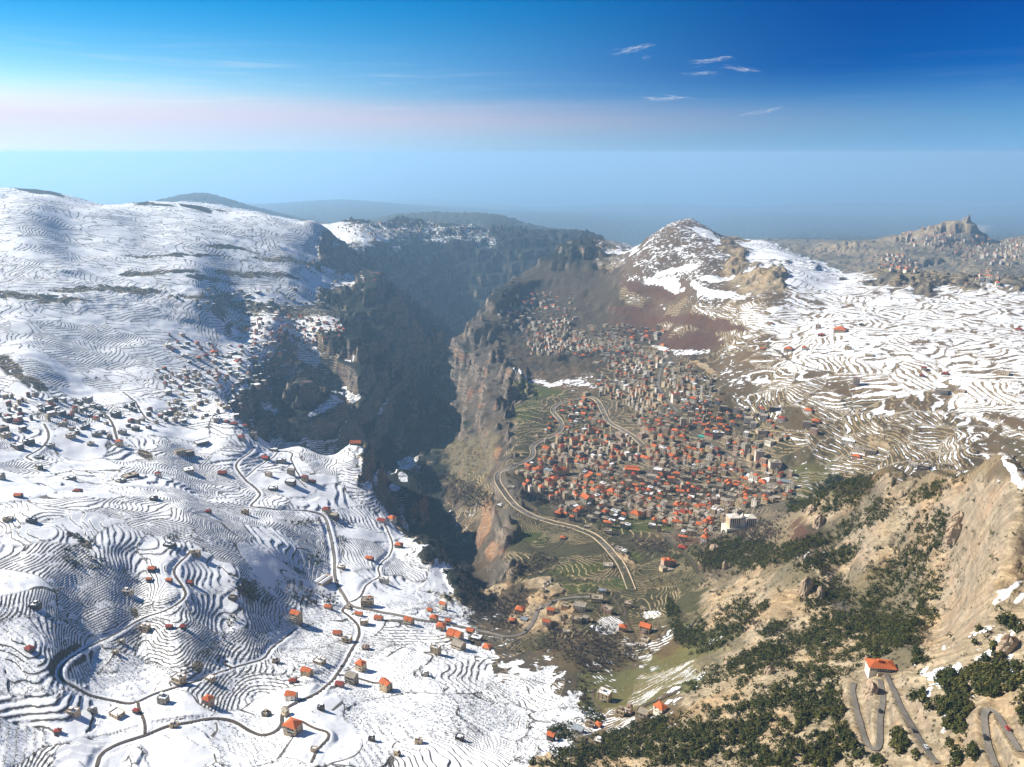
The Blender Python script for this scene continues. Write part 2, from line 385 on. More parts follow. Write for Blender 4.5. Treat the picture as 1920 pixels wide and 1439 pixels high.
#        soil colour            snow  terrace scrub  rock   hummock
KIND = {
    'S': ((.075, .062, .050), .90, 1.0, .22, .0, 1.15),
    'O': ((.075, .062, .050), .97, .75, .05, .0, .7),
    'W': ((.060, .060, .055), .88, .6, .22, .0, .9),
    'n': ((.050, .050, .045), .74, .8, .35, .15, 1.0),
    'm': ((.055, .050, .042), .64, .9, .45, .08, .8),
    'k': ((.040, .042, .036), .42, .3, .50, .6, .6),
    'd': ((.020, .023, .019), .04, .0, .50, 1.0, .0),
    'T': ((.150, .112, .074), .53, .9, .16, .0, .7),
    'P': ((.120, .088, .052), .36, 1.0, .22, .1, .5),
    'p': ((.115, .082, .052), .39, .15, .25, .15, .6),
    'q': ((.100, .076, .042), .29, 1.0, .35, .2, .5),
    'g': ((.066, .060, .030), .05, .9, .55, .0, .4),
    'G': ((.110, .105, .042), .30, 1.0, .10, .0, .3),
    'b': ((.070, .054, .036), .02, .08, .55, .3, .6),
    'r': ((.092, .050, .034), .03, .08, .30, .1, .5),
    't': ((.300, .240, .162), .02, .0, .42, .5, .0),
    'x': ((.300, .240, .162), .33, .0, .42, .4, .0),
    'y': ((.360, .240, .130), .02, .0, .05, .2, .3),
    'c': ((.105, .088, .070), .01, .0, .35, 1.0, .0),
    'f': ((.150, .125, .075), .03, .0, .55, .4, .0),
    'w': ((.085, .068, .048), .30, .7, .50, .2, .4),
    'u': ((.100, .082, .054), .07, .9, .45, .0, .3),
    'U': ((.120, .100, .072), .03, .6, .40, .0, .2),
    'v': ((.130, .115, .090), .00, .4, .45, .5, .0),
}
_keys = list(KIND)
_tab = np.array([[*KIND[k][0], *KIND[k][1:]] for k in _keys], np.float32)
_map = np.array([[_keys.index(c) for c in row.ljust(48, row[-1])[:48]] for row in COVER])


def cover_at(u, v):
    """blend of the classes round a photo direction; (..., 8) values"""
    fu, fv = np.clip(u / 40 - 0.5, 0, 46.999), np.clip((v - 340) / 40 - 0.5, 0, _map.shape[0] - 1.001)
    iu, iv = fu.astype(int), fv.astype(int)
    du, dv = sstep(fu - iu, .2, .8)[..., None], sstep(fv - iv, .2, .8)[..., None]
    g = _tab[_map]
    return ((g[iv, iu] * (1 - du) + g[iv, iu + 1] * du) * (1 - dv) + (g[iv + 1, iu] * (1 - du) + g[iv + 1, iu + 1] * du) * dv).astype(np.float32)


def class_at(u, v):
    iu = np.clip((np.asarray(u) // 40).astype(int), 0, 47)
    iv = np.clip(((np.asarray(v) - 340) // 40).astype(int), 0, _map.shape[0] - 1)
    return np.array(_keys)[_map[iv, iu]]


def project(X, Y, Z):
    """photo position of a point; Z relative to the camera"""
    s = -Z / Y
    t = (SP - s * CP) / (CP + s * SP)
    return 960 + X / Y * (CP + t * SP) * F, 719.5 - F * t


VU, VV = project(GX, GY, H)
j1, j2 = fbm(GX / (GY * .05), GB * 20, 4, 3), fbm(GX / (GY * .05), GB * 20, 4, 9)
j3, j4 = fbm(GX / (GY * .017), GB * 58, 4, 13), fbm(GX / (GY * .017), GB * 58, 4, 17)
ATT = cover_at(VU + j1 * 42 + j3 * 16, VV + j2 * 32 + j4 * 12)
far = sstep(GY, 6800, 7600)
ATT = ATT * (1 - far[..., None]) + far[..., None] * np.array([.060, .066, .058, .0, .0, .3, .8, 0], np.float32)
right_far = (sstep(GY, 3250, 3500) * (GA > .30) * (1 - far) * (H < -430))[..., None]
ATT = ATT * (1 - right_far) + right_far * _tab[_keys.index('v')]
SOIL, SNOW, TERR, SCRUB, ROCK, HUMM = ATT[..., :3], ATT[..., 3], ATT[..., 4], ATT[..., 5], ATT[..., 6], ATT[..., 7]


def spots(lst):
    """extra patches: (u, v, radius u, radius v, tilt degrees) -> 0..1 mask in the photo direction of each ground point"""
    m = np.zeros_like(H)
    for u, v, ru, rv, ang in lst:
        c, s = math.cos(R(ang)), math.sin(R(ang))
        dx, dy = VU + j1 * 14 - u, VV + j2 * 12 - v
        m = np.maximum(m, 1 - sstep(np.sqrt(((dx * c + dy * s) / ru) ** 2 + ((dy * c - dx * s) / rv) ** 2), .75, 1.1))
    return m


def paint(mask, soil=None, snow=None, terr=None, scrub=None, rock=None):
    global SNOW, TERR, SCRUB, ROCK, SOIL
    if soil is not None:
        SOIL = SOIL + (np.array(soil, np.float32) - SOIL) * mask[..., None]
    if snow is not None:
        SNOW = SNOW + (snow - SNOW) * mask
    if terr is not None:
        TERR = TERR + (terr - TERR) * mask
    if scrub is not None:
        SCRUB = SCRUB + (scrub - SCRUB) * mask
    if rock is not None:
        ROCK = ROCK + (rock - ROCK) * mask


paint(spots([(958, 895, 30, 40, 0), (945, 950, 20, 40, 20), (985, 975, 60, 14, 20)]), rock=.05)
paint(spots([(40, 352, 110, 8, 5), (200, 374, 150, 5, 7), (380, 392, 50, 5, 8)]) * (GY > 3550), soil=(.030, .034, .026), snow=.05, terr=0, scrub=.6)
# snow lying on the tan slope, the snowy shoulders of the hill, orange cliff faces, green meadows
paint(spots([(1885, 880, 26, 14, 35), (1905, 905, 10, 22, -20), (1870, 905, 30, 5, -35), (1845, 978, 30, 5, -28), (1880, 1010, 14, 4, -30), (1862, 1038, 26, 4, -28), (1905, 1020, 16, 8, -40),
             (1868, 1125, 22, 10, -30), (1890, 1110, 30, 5, -28), (1850, 1128, 14, 7, 0), (1905, 1130, 14, 6, -30), (1760, 1268, 44, 12, -4), (1785, 1284, 34, 7, -28), (1800, 1190, 40, 9, -14), (1840, 1190, 34, 5, -28), (1850, 1235, 22, 7, -40), (1775, 1225, 14, 5, -20),
             (1740, 1310, 12, 8, 0), (1850, 1290, 10, 16, -30), (1890, 1275, 10, 20, 10), (1720, 1246, 10, 5, 0), (1905, 1180, 12, 14, -30)]), snow=.74, scrub=.1)
paint(spots([(1318, 438, 26, 9, 28), (1335, 449, 18, 6, 30), (1300, 428, 14, 4, 15), (1440, 470, 30, 12, 10), (1425, 463, 22, 6, 0), (1490, 486, 30, 10, 22), (1530, 500, 34, 10, 22), (1560, 512, 24, 6, 15), (1270, 508, 40, 7, -12), (1290, 545, 70, 9, 6),
             (1250, 530, 40, 7, 12), (1350, 520, 40, 7, -8), (1190, 470, 26, 4, -10), (1145, 474, 24, 5, -8), (1350, 555, 50, 8, 8)]), snow=.80, scrub=.08)
paint(spots([(1050, 716, 60, 7, 2), (985, 716, 40, 4, 0), (1090, 722, 60, 5, 4), (1300, 662, 40, 6, 0), (1250, 655, 30, 5, 6), (1410, 895, 26, 8, 10), (1440, 900, 20, 6, 20), (1220, 1150, 20, 12, 0), (1140, 1170, 30, 22, 0), (1320, 590, 20, 4, 0)]), snow=.52)
paint(spots([(910, 990, 11, 40, 22), (925, 1035, 12, 26, 30), (912, 955, 9, 22, 10), (930, 855, 7, 18, 10)]), soil=(.24, .125, .07), rock=1, snow=0, scrub=.1)
paint(spots([(1800, 438, 60, 12, -8), (1720, 446, 70, 7, -8), (1560, 470, 50, 8, -5)]), soil=(.26, .215, .165), rock=.9, scrub=.2)
paint(spots([(770, 700, 10, 18, 0)]), soil=(.17, .14, .11))
paint(spots([(1170, 990, 60, 14, 8), (1195, 975, 40, 14, 0), (1230, 985, 40, 10, 10), (1090, 1065, 60, 12, -8), (1080, 1100, 60, 10, 0), (1010, 735, 60, 14, 4), (985, 770, 30, 16, -30), (1190, 1045, 22, 12, 0), (1160, 1092, 30, 10, 0), (990, 1000, 40, 20, 30)]), soil=(.064, .074, .022), snow=.02, scrub=.35)
paint(spots([(1320, 605, 90, 12, 8), (1200, 590, 60, 10, 12), (1210, 545, 60, 12, 14), (1295, 1012, 34, 9, 12)]), soil=(.100, .056, .036), snow=.02, terr=.05)
paint(spots([(930, 1112, 36, 9, -22), (1012, 1092, 36, 7, -14), (1035, 1104, 30, 9, 0), (1170, 1045, 30, 8, 30), (1560, 960, 60, 20, -20), (1320, 690, 34, 6, 15), (1650, 830, 26, 8, 30), (1900, 1030, 30, 60, 0)]), soil=(.29, .205, .12), snow=0, scrub=.05, terr=0)
paint(spots([(640, 715, 30, 12, -12), (590, 735, 26, 12, 0), (660, 660, 22, 9, 0), (520, 745, 24, 8, 0), (460, 760, 26, 9, 10)]), soil=(.11, .080, .068), snow=.0, rock=1)
paint(spots([(640, 755, 40, 14, -20), (600, 770, 30, 10, -10), (660, 735, 24, 12, 40), (650, 790, 20, 12, 40), (715, 770, 24, 9, 45), (510, 770, 18, 10, 40), (520, 800, 18, 8, 10), (590, 680, 30, 8, 0), (660, 672, 12, 6, 0), (765, 885, 24, 10, 0), (700, 900, 20, 16, 0), (690, 920, 26, 8, 0), (740, 905, 16, 10, 30)]), snow=.66, terr=.5)
paint(spots([(20, 690, 34, 12, 25), (60, 716, 40, 9, 20), (30, 555, 90, 9, 2), (200, 545, 120, 7, 2), (120, 565, 60, 5, 0), (330, 480, 120, 4, 0), (400, 525, 60, 6, 5), (530, 490, 70, 6, 5), (480, 515, 90, 6, 5), (380, 560, 70, 5, 0), (300, 512, 90, 6, 0), (640, 545, 30, 8, 10), (500, 580, 90, 14, 5), (600, 580, 60, 14, 4), (440, 465, 60, 5, 8),
             (275, 848, 16, 10, 40), (465, 1110, 24, 16, 30), (370, 1250, 14, 10, -30), (255, 1146, 8, 12, -10), (150, 1010, 30, 8, 30)]), snow=.25, scrub=.8)

# ------------------------------------------------------------------ relief detail: hummocks, rock, terraces
near_px = GY * 0.00127                      # size of one picture element at that distance
Z = H + HUMM * (fbm(GX / 190, GY / 190, 4, 21) * 11 + fbm(GX / 60, GY / 60, 2, 25) * 2.0) * (1 - sstep(GY, 5000, 9000)) * sstep(GY, 250, 500)
for u_, v_, y_, up_, rad_ in ((1291, 424, 3760, 30, 110), (1425, 462, 3500, 14, 110), (1809, 428, 5130, 66, 150), (1780, 431, 5150, 30, 140)):
    dd = np.hypot(GX - bearing(u_, v_) * y_, (GY - y_) * .8)
    Z = Z + up_ * np.exp(-dd / rad_ * 1.4) * (dd < 900)
rk = ROCK * (1 - far * .3)
wx, wy = fbm(GX / 300, GY / 300, 2, 31) * 60, fbm(GX / 300, GY / 300, 2, 35) * 60
Z = Z + rk * (fbm((GX + wx) / 210, (GY + wy) / 210, 5, 41, .55, True) - .2) * np.clip(GY / 60, 4, 46)
Z = Z + np.clip(rk, 0, 1) * sstep(GY, 700, 1200) * ((fbm(GX / 70, GY / 70, 4, 43, .6, True) - .2) * np.clip(GY / 85, 5, 34) + fbm(GX / 24, GY / 24, 3, 47, .6, True) * 7)
# limestone beds: steep ground breaks into cliff steps
bed = np.clip(rk, 0, 1) * sstep(GY, 900, 1500)
Pb = (Z + fbm(GX / 160, GY / 160, 3, 51) * 26) / 62
fb = Pb - np.floor(Pb)
Z = Z + bed * 62 * .75 * (np.floor(Pb) + sstep(fb, .62, .98) - Pb) * (1 - far)
tan = sstep(SOIL[..., 0], .24, .34)
Z = Z + tan * (fbm((GX * .8 + GY * .6) / 26, (GY * .8 - GX * .6) / 60, 5, 61, .58, True) * 8.5 + fbm(GX / 11, GY / 11, 4, 66, .6) * 2.4)
# terraces follow the contours, each patch of fields with its own small tilt
cs = 74.0
ux, uy = (GX + fbm(GX / 90, GY / 90, 2, 71) * 40) / cs, (GY + fbm(GX / 90, GY / 90, 2, 75) * 40) / cs
best, sel = np.full(H.shape, 9., np.float32), np.zeros(H.shape, np.int32)
second = best.copy()
for di in (-1, 0, 1):
    for dj in (-1, 0, 1):
        ci, cj = np.floor(ux).astype(np.int32) + di, np.floor(uy).astype(np.int32) + dj
        h = _perm[(_perm[ci & 511] + cj) & 511]
        px, py = ci + .5 + _gx[h] * .42, cj + .5 + _gy[h] * .42
        d = (ux - px) ** 2 + (uy - py) ** 2
        m = d < best
        second = np.where(m, best, np.minimum(second, d))
        best = np.where(m, d, best)
        sel = np.where(m, h, sel)
tilt = (_gx[sel] * (ux % 64) + _gy[sel] * (uy % 64)) * cs * .24
Hs = Z + tilt + fbm(GX / 42, GY / 42, 3, 81) * 1.6 + fbm(GX / 13, GY / 13, 2, 85) * .22
BORDER = ((np.sqrt(second) - np.sqrt(best)) * cs * .5).astype(np.float32)
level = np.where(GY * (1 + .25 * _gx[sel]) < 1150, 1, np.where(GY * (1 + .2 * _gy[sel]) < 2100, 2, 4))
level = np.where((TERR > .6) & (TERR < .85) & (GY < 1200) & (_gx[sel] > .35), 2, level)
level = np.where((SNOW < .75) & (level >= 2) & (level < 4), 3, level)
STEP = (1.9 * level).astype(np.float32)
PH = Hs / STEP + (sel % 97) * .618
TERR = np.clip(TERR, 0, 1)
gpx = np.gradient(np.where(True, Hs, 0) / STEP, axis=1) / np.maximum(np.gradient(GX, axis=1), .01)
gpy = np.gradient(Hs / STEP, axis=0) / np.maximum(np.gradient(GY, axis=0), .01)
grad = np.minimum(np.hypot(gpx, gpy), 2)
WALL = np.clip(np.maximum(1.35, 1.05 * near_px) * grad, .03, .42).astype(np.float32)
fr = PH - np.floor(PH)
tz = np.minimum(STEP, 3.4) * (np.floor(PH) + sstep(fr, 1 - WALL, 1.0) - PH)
TERR = TERR * np.where(_gy[(sel * 7 + 3) & 511] > .78, .1, 1) * np.where((_gx[(sel * 5 + 1) & 511] > .5) & (VV > 1180), .3, 1)
Z = Z + np.where(TERR > .25, TERR * tz * (1 - sstep(GY, 1300, 1900)), 0) * (1 - rk * .6) * .85
Z = Z.astype(np.float32)


# ------------------------------------------------------------------ finding places on the ground
def ground_under(u, v):
    """where a line of sight first meets the ground: X, Y, Z (relative), arrays"""
    u, v = np.atleast_1d(np.asarray(u, float)), np.atleast_1d(np.asarray(v, float))
    a, s = bearing(u, v), slope_of(v)
    c = np.interp(a, A_AX, np.arange(NA))
    c0 = np.clip(c.astype(int), 0, NA - 2)
    f = c - c0
    col = Z[:, c0] * (1 - f) + Z[:, c0 + 1] * f
    Yv = np.exp(B_AX)[:, None]
    over = (col + s * Yv) >= 0
    over[Yv[:, 0] < 300] = False
    i = np.clip(over.argmax(0), 1, NB - 1)
    k = np.arange(len(u))
    g0, g1 = (col + s * Yv)[i - 1, k], (col + s * Yv)[i, k]
    t = np.clip(-g0 / np.where(np.abs(g1 - g0) < 1e-6, 1e-6, g1 - g0), 0, 1)
    Y = np.exp(B_AX[i - 1] + (B_AX[i] - B_AX[i - 1]) * t)
    return a * Y, Y, -s * Y


def ground_z(X, Y):
    X, Y = np.atleast_1d(np.asarray(X, float)), np.atleast_1d(np.asarray(Y, float))
    c = np.interp(X / Y, A_AX, np.arange(NA))
    r = np.interp(np.log(Y), B_AX, np.arange(NB))
    c0, r0 = np.clip(c.astype(int), 0, NA - 2), np.clip(r.astype(int), 0, NB - 2)
    f, g = c - c0, r - r0
    return (Z[r0, c0] * (1 - f) + Z[r0, c0 + 1] * f) * (1 - g) + (Z[r0 + 1, c0] * (1 - f) + Z[r0 + 1, c0 + 1] * f) * g


# ------------------------------------------------------------------ roads: course on the ground, bed cut into it
ROADS = [  # name, width, paved?, label, course by photo direction
    ('road', 9.0, 'asphalt', [(1184, 1106), (1176, 1085), (1165, 1060), (1150, 1040), (1130, 1018), (1108, 1002), (1070, 988), (1035, 980), (1008, 972), (982, 960), (960, 942), (943, 920), (933, 903), (935, 890), (948, 880), (966, 873), (985, 866), (997, 858), (1000, 848), (998, 840), (1008, 831), (1030, 821), (1046, 812), (1053, 802), (1051, 790), (1042, 779), (1036, 771), (1042, 762), (1060, 754), (1082, 749), (1100, 744), (1120, 752), (1133, 777), (1143, 793), (1170, 808), (1189, 820), (1205, 835)]),
    ('road', 8.0, 'asphalt', [(1262, 668), (1243, 685), (1236, 705), (1234, 722), (1240, 736), (1252, 750), (1264, 764), (1280, 786), (1300, 806), (1318, 822), (1340, 838)]),
    ('road', 6.5, 'asphalt', [(1106, 1119), (1085, 1120), (1060, 1123), (1030, 1131), (1012, 1140), (1005, 1152), (1000, 1165), (990, 1180), (970, 1190), (940, 1191), (910, 1186), (879, 1179), (850, 1173), (832, 1168), (800, 1163), (770, 1158), (738, 1152), (710, 1147), (685, 1141), (665, 1137), (653, 1131), (643, 1115), (634, 1100), (628, 1082), (627, 1066), (627, 1050), (624, 1030), (621, 1012), (617, 995), (612, 978), (603, 966), (588, 960)]),
    ('road', 4.6, 'earth', [(653, 1133), (640, 1144), (655, 1156), (668, 1168), (673, 1180), (672, 1196), (663, 1212), (654, 1228), (645, 1244), (636, 1258), (630, 1268), (620, 1280), (602, 1293), (580, 1305), (556, 1316), (537, 1329), (528, 1340), (529, 1354), (520, 1366), (505, 1374), (488, 1379), (465, 1371), (439, 1356), (412, 1349), (390, 1348), (351, 1352), (330, 1358), (300, 1366), (271, 1379), (245, 1387), (221, 1395), (200, 1405), (187, 1414), (181, 1438)]),
    ('lane', 3.6, 'earth', [(556, 1179), (545, 1188), (530, 1199), (512, 1212), (502, 1224), (494, 1236), (470, 1243), (440, 1252), (412, 1261), (391, 1268), (365, 1276), (333, 1286), (305, 1297), (280, 1306), (262, 1313), (240, 1318), (203, 1315), (185, 1311), (167, 1306), (150, 1295), (130, 1281), (112, 1269), (110, 1256), (114, 1245), (126, 1236), (145, 1227), (161, 1218), (185, 1204), (215, 1188), (245, 1174), (275, 1160), (305, 1145), (330, 1132), (348, 1120), (345, 1106), (332, 1086), (324, 1068), (336, 1054), (352, 1042), (357, 1030)]),
    ('lane', 3.6, 'earth', [(653, 1131), (672, 1122), (680, 1112), (685, 1098), (697, 1089), (712, 1082), (708, 1066), (716, 1054), (730, 1042), (736, 1024), (732, 1008), (724, 990), (718, 980)]),
    ('lane', 3.6, 'earth', [(440, 1254), (424, 1246), (414, 1236), (432, 1240)]),
    ('lane', 3.4, 'earth', [(258, 1316), (260, 1328), (268, 1345), (272, 1362), (271, 1379)]),
    ('lane', 3.4, 'earth', [(632, 1266), (650, 1268), (672, 1273), (700, 1281), (712, 1281)]),
    ('lane', 3.4, 'earth', [(540, 1353), (560, 1350), (590, 1366), (615, 1374), (618, 1384), (605, 1396), (592, 1410), (583, 1432)]),
    ('lane', 5.0, 'earth', [(588, 960), (560, 957), (520, 955), (490, 950), (470, 948), (480, 938), (488, 928), (478, 915), (462, 902), (447, 884), (442, 872), (452, 860), (470, 848), (478, 836)]),
    ('lane', 4.0, 'earth', [(460, 895), (475, 882), (495, 868), (512, 858), (525, 846), (548, 850), (545, 860), (552, 876), (560, 890), (566, 900)]),
    ('lane', 6.0, 'earth', [(188, 770), (205, 786), (213, 800), (217, 815), (222, 832)]),
    ('lane', 5.0, 'earth', [(82, 795), (90, 810), (90, 824), (80, 838), (62, 850), (48, 856), (60, 864)]),
    ('lane', 4.4, 'earth', [(230, 735), (252, 752), (262, 768), (276, 786), (300, 792), (330, 798), (370, 806)]),
    ('road', 5.5, 'asphalt', [(1602, 1280), (1596, 1292), (1601, 1310), (1607, 1332), (1612, 1352), (1618, 1374), (1624, 1394), (1632, 1406), (1644, 1408), (1651, 1398), (1650, 1378), (1649, 1356), (1652, 1334), (1656, 1311), (1653, 1290), (1650, 1272)]),
    ('road', 5.5, 'asphalt', [(1662, 1264), (1668, 1280), (1678, 1300), (1693, 1332), (1714, 1369), (1726, 1388), (1740, 1408), (1761, 1437)]),
    ('road', 5.5, 'asphalt', [(1868, 1438), (1858, 1412), (1850, 1385), (1845, 1358), (1843, 1338), (1848, 1326), (1860, 1322), (1870, 1332), (1876, 1348), (1888, 1370), (1900, 1390), (1915, 1412)]),
    ('lane', 4.0, 'earth', [(1260, 1017), (1285, 1040), (1300, 1056), (1308, 1072)]),
    ('lane', 4.0, 'earth', [(1165, 1148), (1158, 1132), (1150, 1122), (1158, 1112)]),
    ('lane', 4.0, 'earth', [(1125, 1332), (1116, 1318), (1110, 1300), (1116, 1290)]),
    ('lane', 3.6, 'earth', [(1180, 1340), (1215, 1322), (1250, 1305), (1280, 1290)]),
    ('road', 7.0, 'asphalt', [(1340, 838), (1372, 858), (1400, 880), (1420, 895), (1450, 912)]),
    ('lane', 5.0, 'earth', [(1440, 650), (1462, 660), (1480, 676), (1520, 690), (1560, 700)]),
    ('lane', 5.0, 'earth', [(1040, 560), (1075, 585), (1095, 610), (1110, 640), (1150, 660), (1200, 672), (1243, 685)]),
    ('road', 9.0, 'earth', [(1700, 472), (1760, 478), (1820, 484), (1880, 492), (1915, 498)]),
    ('road', 8.0, 'earth', [(1720, 510), (1780, 508), (1850, 516)]),
    ('lane', 4.0, 'earth', [(1190, 1200), (1180, 1180), (1172, 1160), (1172, 1140)]),
    ('lane', 5.0, 'earth', [(1780, 890), (1740, 878), (1690, 866), (1640, 852), (1600, 838), (1570, 815)]),
    ('lane', 4.0, 'earth', [(1060, 1008), (1050, 1020), (1035, 1030), (1012, 1035)]),
    ('lane', 4.0, 'earth', [(935, 940), (930, 960), (945, 985), (965, 995)]),
]


def spline(pts, n=6):
    p = np.array(pts, float)
    p = np.vstack([2 * p[0] - p[1], p, 2 * p[-1] - p[-2]])
    out = []
    for i in range(1, len(p) - 2):
        for k in range(n):
            f = k / n
            out.append(.5 * (2 * p[i] + (p[i + 1] - p[i - 1]) * f + (2 * p[i - 1] - 5 * p[i] + 4 * p[i + 1] - p[i + 2]) * f * f + (3 * p[i] - p[i - 1] - 3 * p[i + 1] + p[i + 2]) * f ** 3))
    out.append(p[-2])
    return np.array(out)


road_lines = []
ROADNESS = np.zeros_like(Z)
TARGET, TW = np.zeros_like(Z), np.zeros_like(Z)
for name, width, pav, pts in ROADS:
    uv = spline(pts, 5)
    X, Y, zz = ground_under(uv[:, 0], uv[:, 1])
    good = np.ones(len(X), bool)
    for i in range(1, len(X)):        # a sight line that slips past a lip lands far away: drop it
        j = np.where(good[:i])[0][-1]
        if math.hypot(X[i] - X[j], Y[i] - Y[j]) > 30 + .18 * Y[j]:
            good[i] = False
    X, Y = X[good], Y[good]
    seg = np.r_[0, np.cumsum(np.hypot(np.diff(X), np.diff(Y)))]
    L = np.arange(0, seg[-1], 3.0 if Y.mean() < 2500 else 8.0)
    X, Y = np.interp(L, seg, X), np.interp(L, seg, Y)
    for _ in range(6):
        X[1:-1], Y[1:-1] = (X[:-2] + 2 * X[1:-1] + X[2:]) / 4, (Y[:-2] + 2 * Y[1:-1] + Y[2:]) / 4
    zl = ground_z(X, Y)
    for _ in range(60):
        zl[1:-1] = (zl[:-2] + zl[1:-1] * 2 + zl[2:]) / 4
    road_lines.append((name, width, pav, X, Y, zl))
    width *= 1.0 if (pav == 'asphalt' and width > 7) else .66
    road_lines[-1] = (name, width, pav, X, Y, zl)
    wide = width * .5 + (1.2 if pav == 'asphalt' else .5)
    for x, y, z in zip(X, Y, zl):
        rad = wide + 7
        i0, i1 = np.searchsorted(B_AX, math.log(y - rad)), np.searchsorted(B_AX, math.log(y + rad)) + 1
        j0, j1_ = np.searchsorted(A_AX, (x - rad) / y - .003), np.searchsorted(A_AX, (x + rad) / y + .003) + 1
        sl = (slice(i0, i1), slice(j0, j1_))
        d = np.hypot(GX[sl] - x, GY[sl] - y)
        w = 1 - sstep(d, wide + near_px[sl] * .7, wide + 6 + near_px[sl])
        up = w > TW[sl]
        TARGET[sl] = np.where(up, z, TARGET[sl])
        TW[sl] = np.maximum(TW[sl], w)
        ROADNESS[sl] = np.maximum(ROADNESS[sl], 1 - sstep(d, width * .42, width * .5 + .5))
Z = Z + (TARGET - .35 - Z) * TW
SNOW = SNOW * (1 - .8 * ROADNESS)
TERR = TERR * (1 - sstep(TW, .2, .8))
SOIL = SOIL + (np.array((.14, .11, .08), np.float32) - SOIL) * (ROADNESS * (.7 if True else 0) * (SNOW + .25))[..., None]
FOOT = []                              # (x, y, radius) of what is built, so that trees keep clear


def linked(name, me, parent=None, loc=(0, 0, 0), rz=0.0, **props):
    o = bpy.data.objects.new(name, me)
    COL.objects.link(o)
    o.location, o.rotation_euler = loc, (0, 0, rz)
    if parent is not None:
        o.parent = parent
    for k, v in props.items():
        if v is not None:
            o[k] = v
    return o


def mesh_np(name, co, faces, mats, mat_idx=None, smooth=False):
    """co (n,3), faces (m,3|4) arrays -> mesh"""
    co, faces = np.asarray(co, np.float32), np.asarray(faces, np.int32)
    me = bpy.data.meshes.new(name)
    k = faces.shape[1]
    me.vertices.add(len(co))
    me.vertices.foreach_set('co', co.ravel())
    me.loops.add(faces.size)
    me.loops.foreach_set('vertex_index', faces.ravel())
    me.polygons.add(len(faces))
    me.polygons.foreach_set('loop_start', np.arange(0, faces.size, k, dtype=np.int32))
    if mat_idx is not None:
        me.polygons.foreach_set('material_index', np.asarray(mat_idx, np.int32))
    me.polygons.foreach_set('use_smooth', np.full(len(faces), smooth))
    for m in mats:
        me.materials.append(m)
    me.update()
    return me


# ------------------------------------------------------------------ materials
def new_mat(name):
    m = bpy.data.materials.new(name)
    m.use_nodes = True
    return m, NT(m.node_tree)


def finish(t, color, rough=.9, normal=None, spec=.1):
    ins = {'Base Color': color, 'Roughness': rough, 'Specular IOR Level': spec}
    if normal is not None:
        ins['Normal'] = normal
    b = t.n('ShaderNodeBsdfPrincipled', ins)
    t.n('ShaderNodeOutputMaterial', {'Surface': b.outputs[0]})


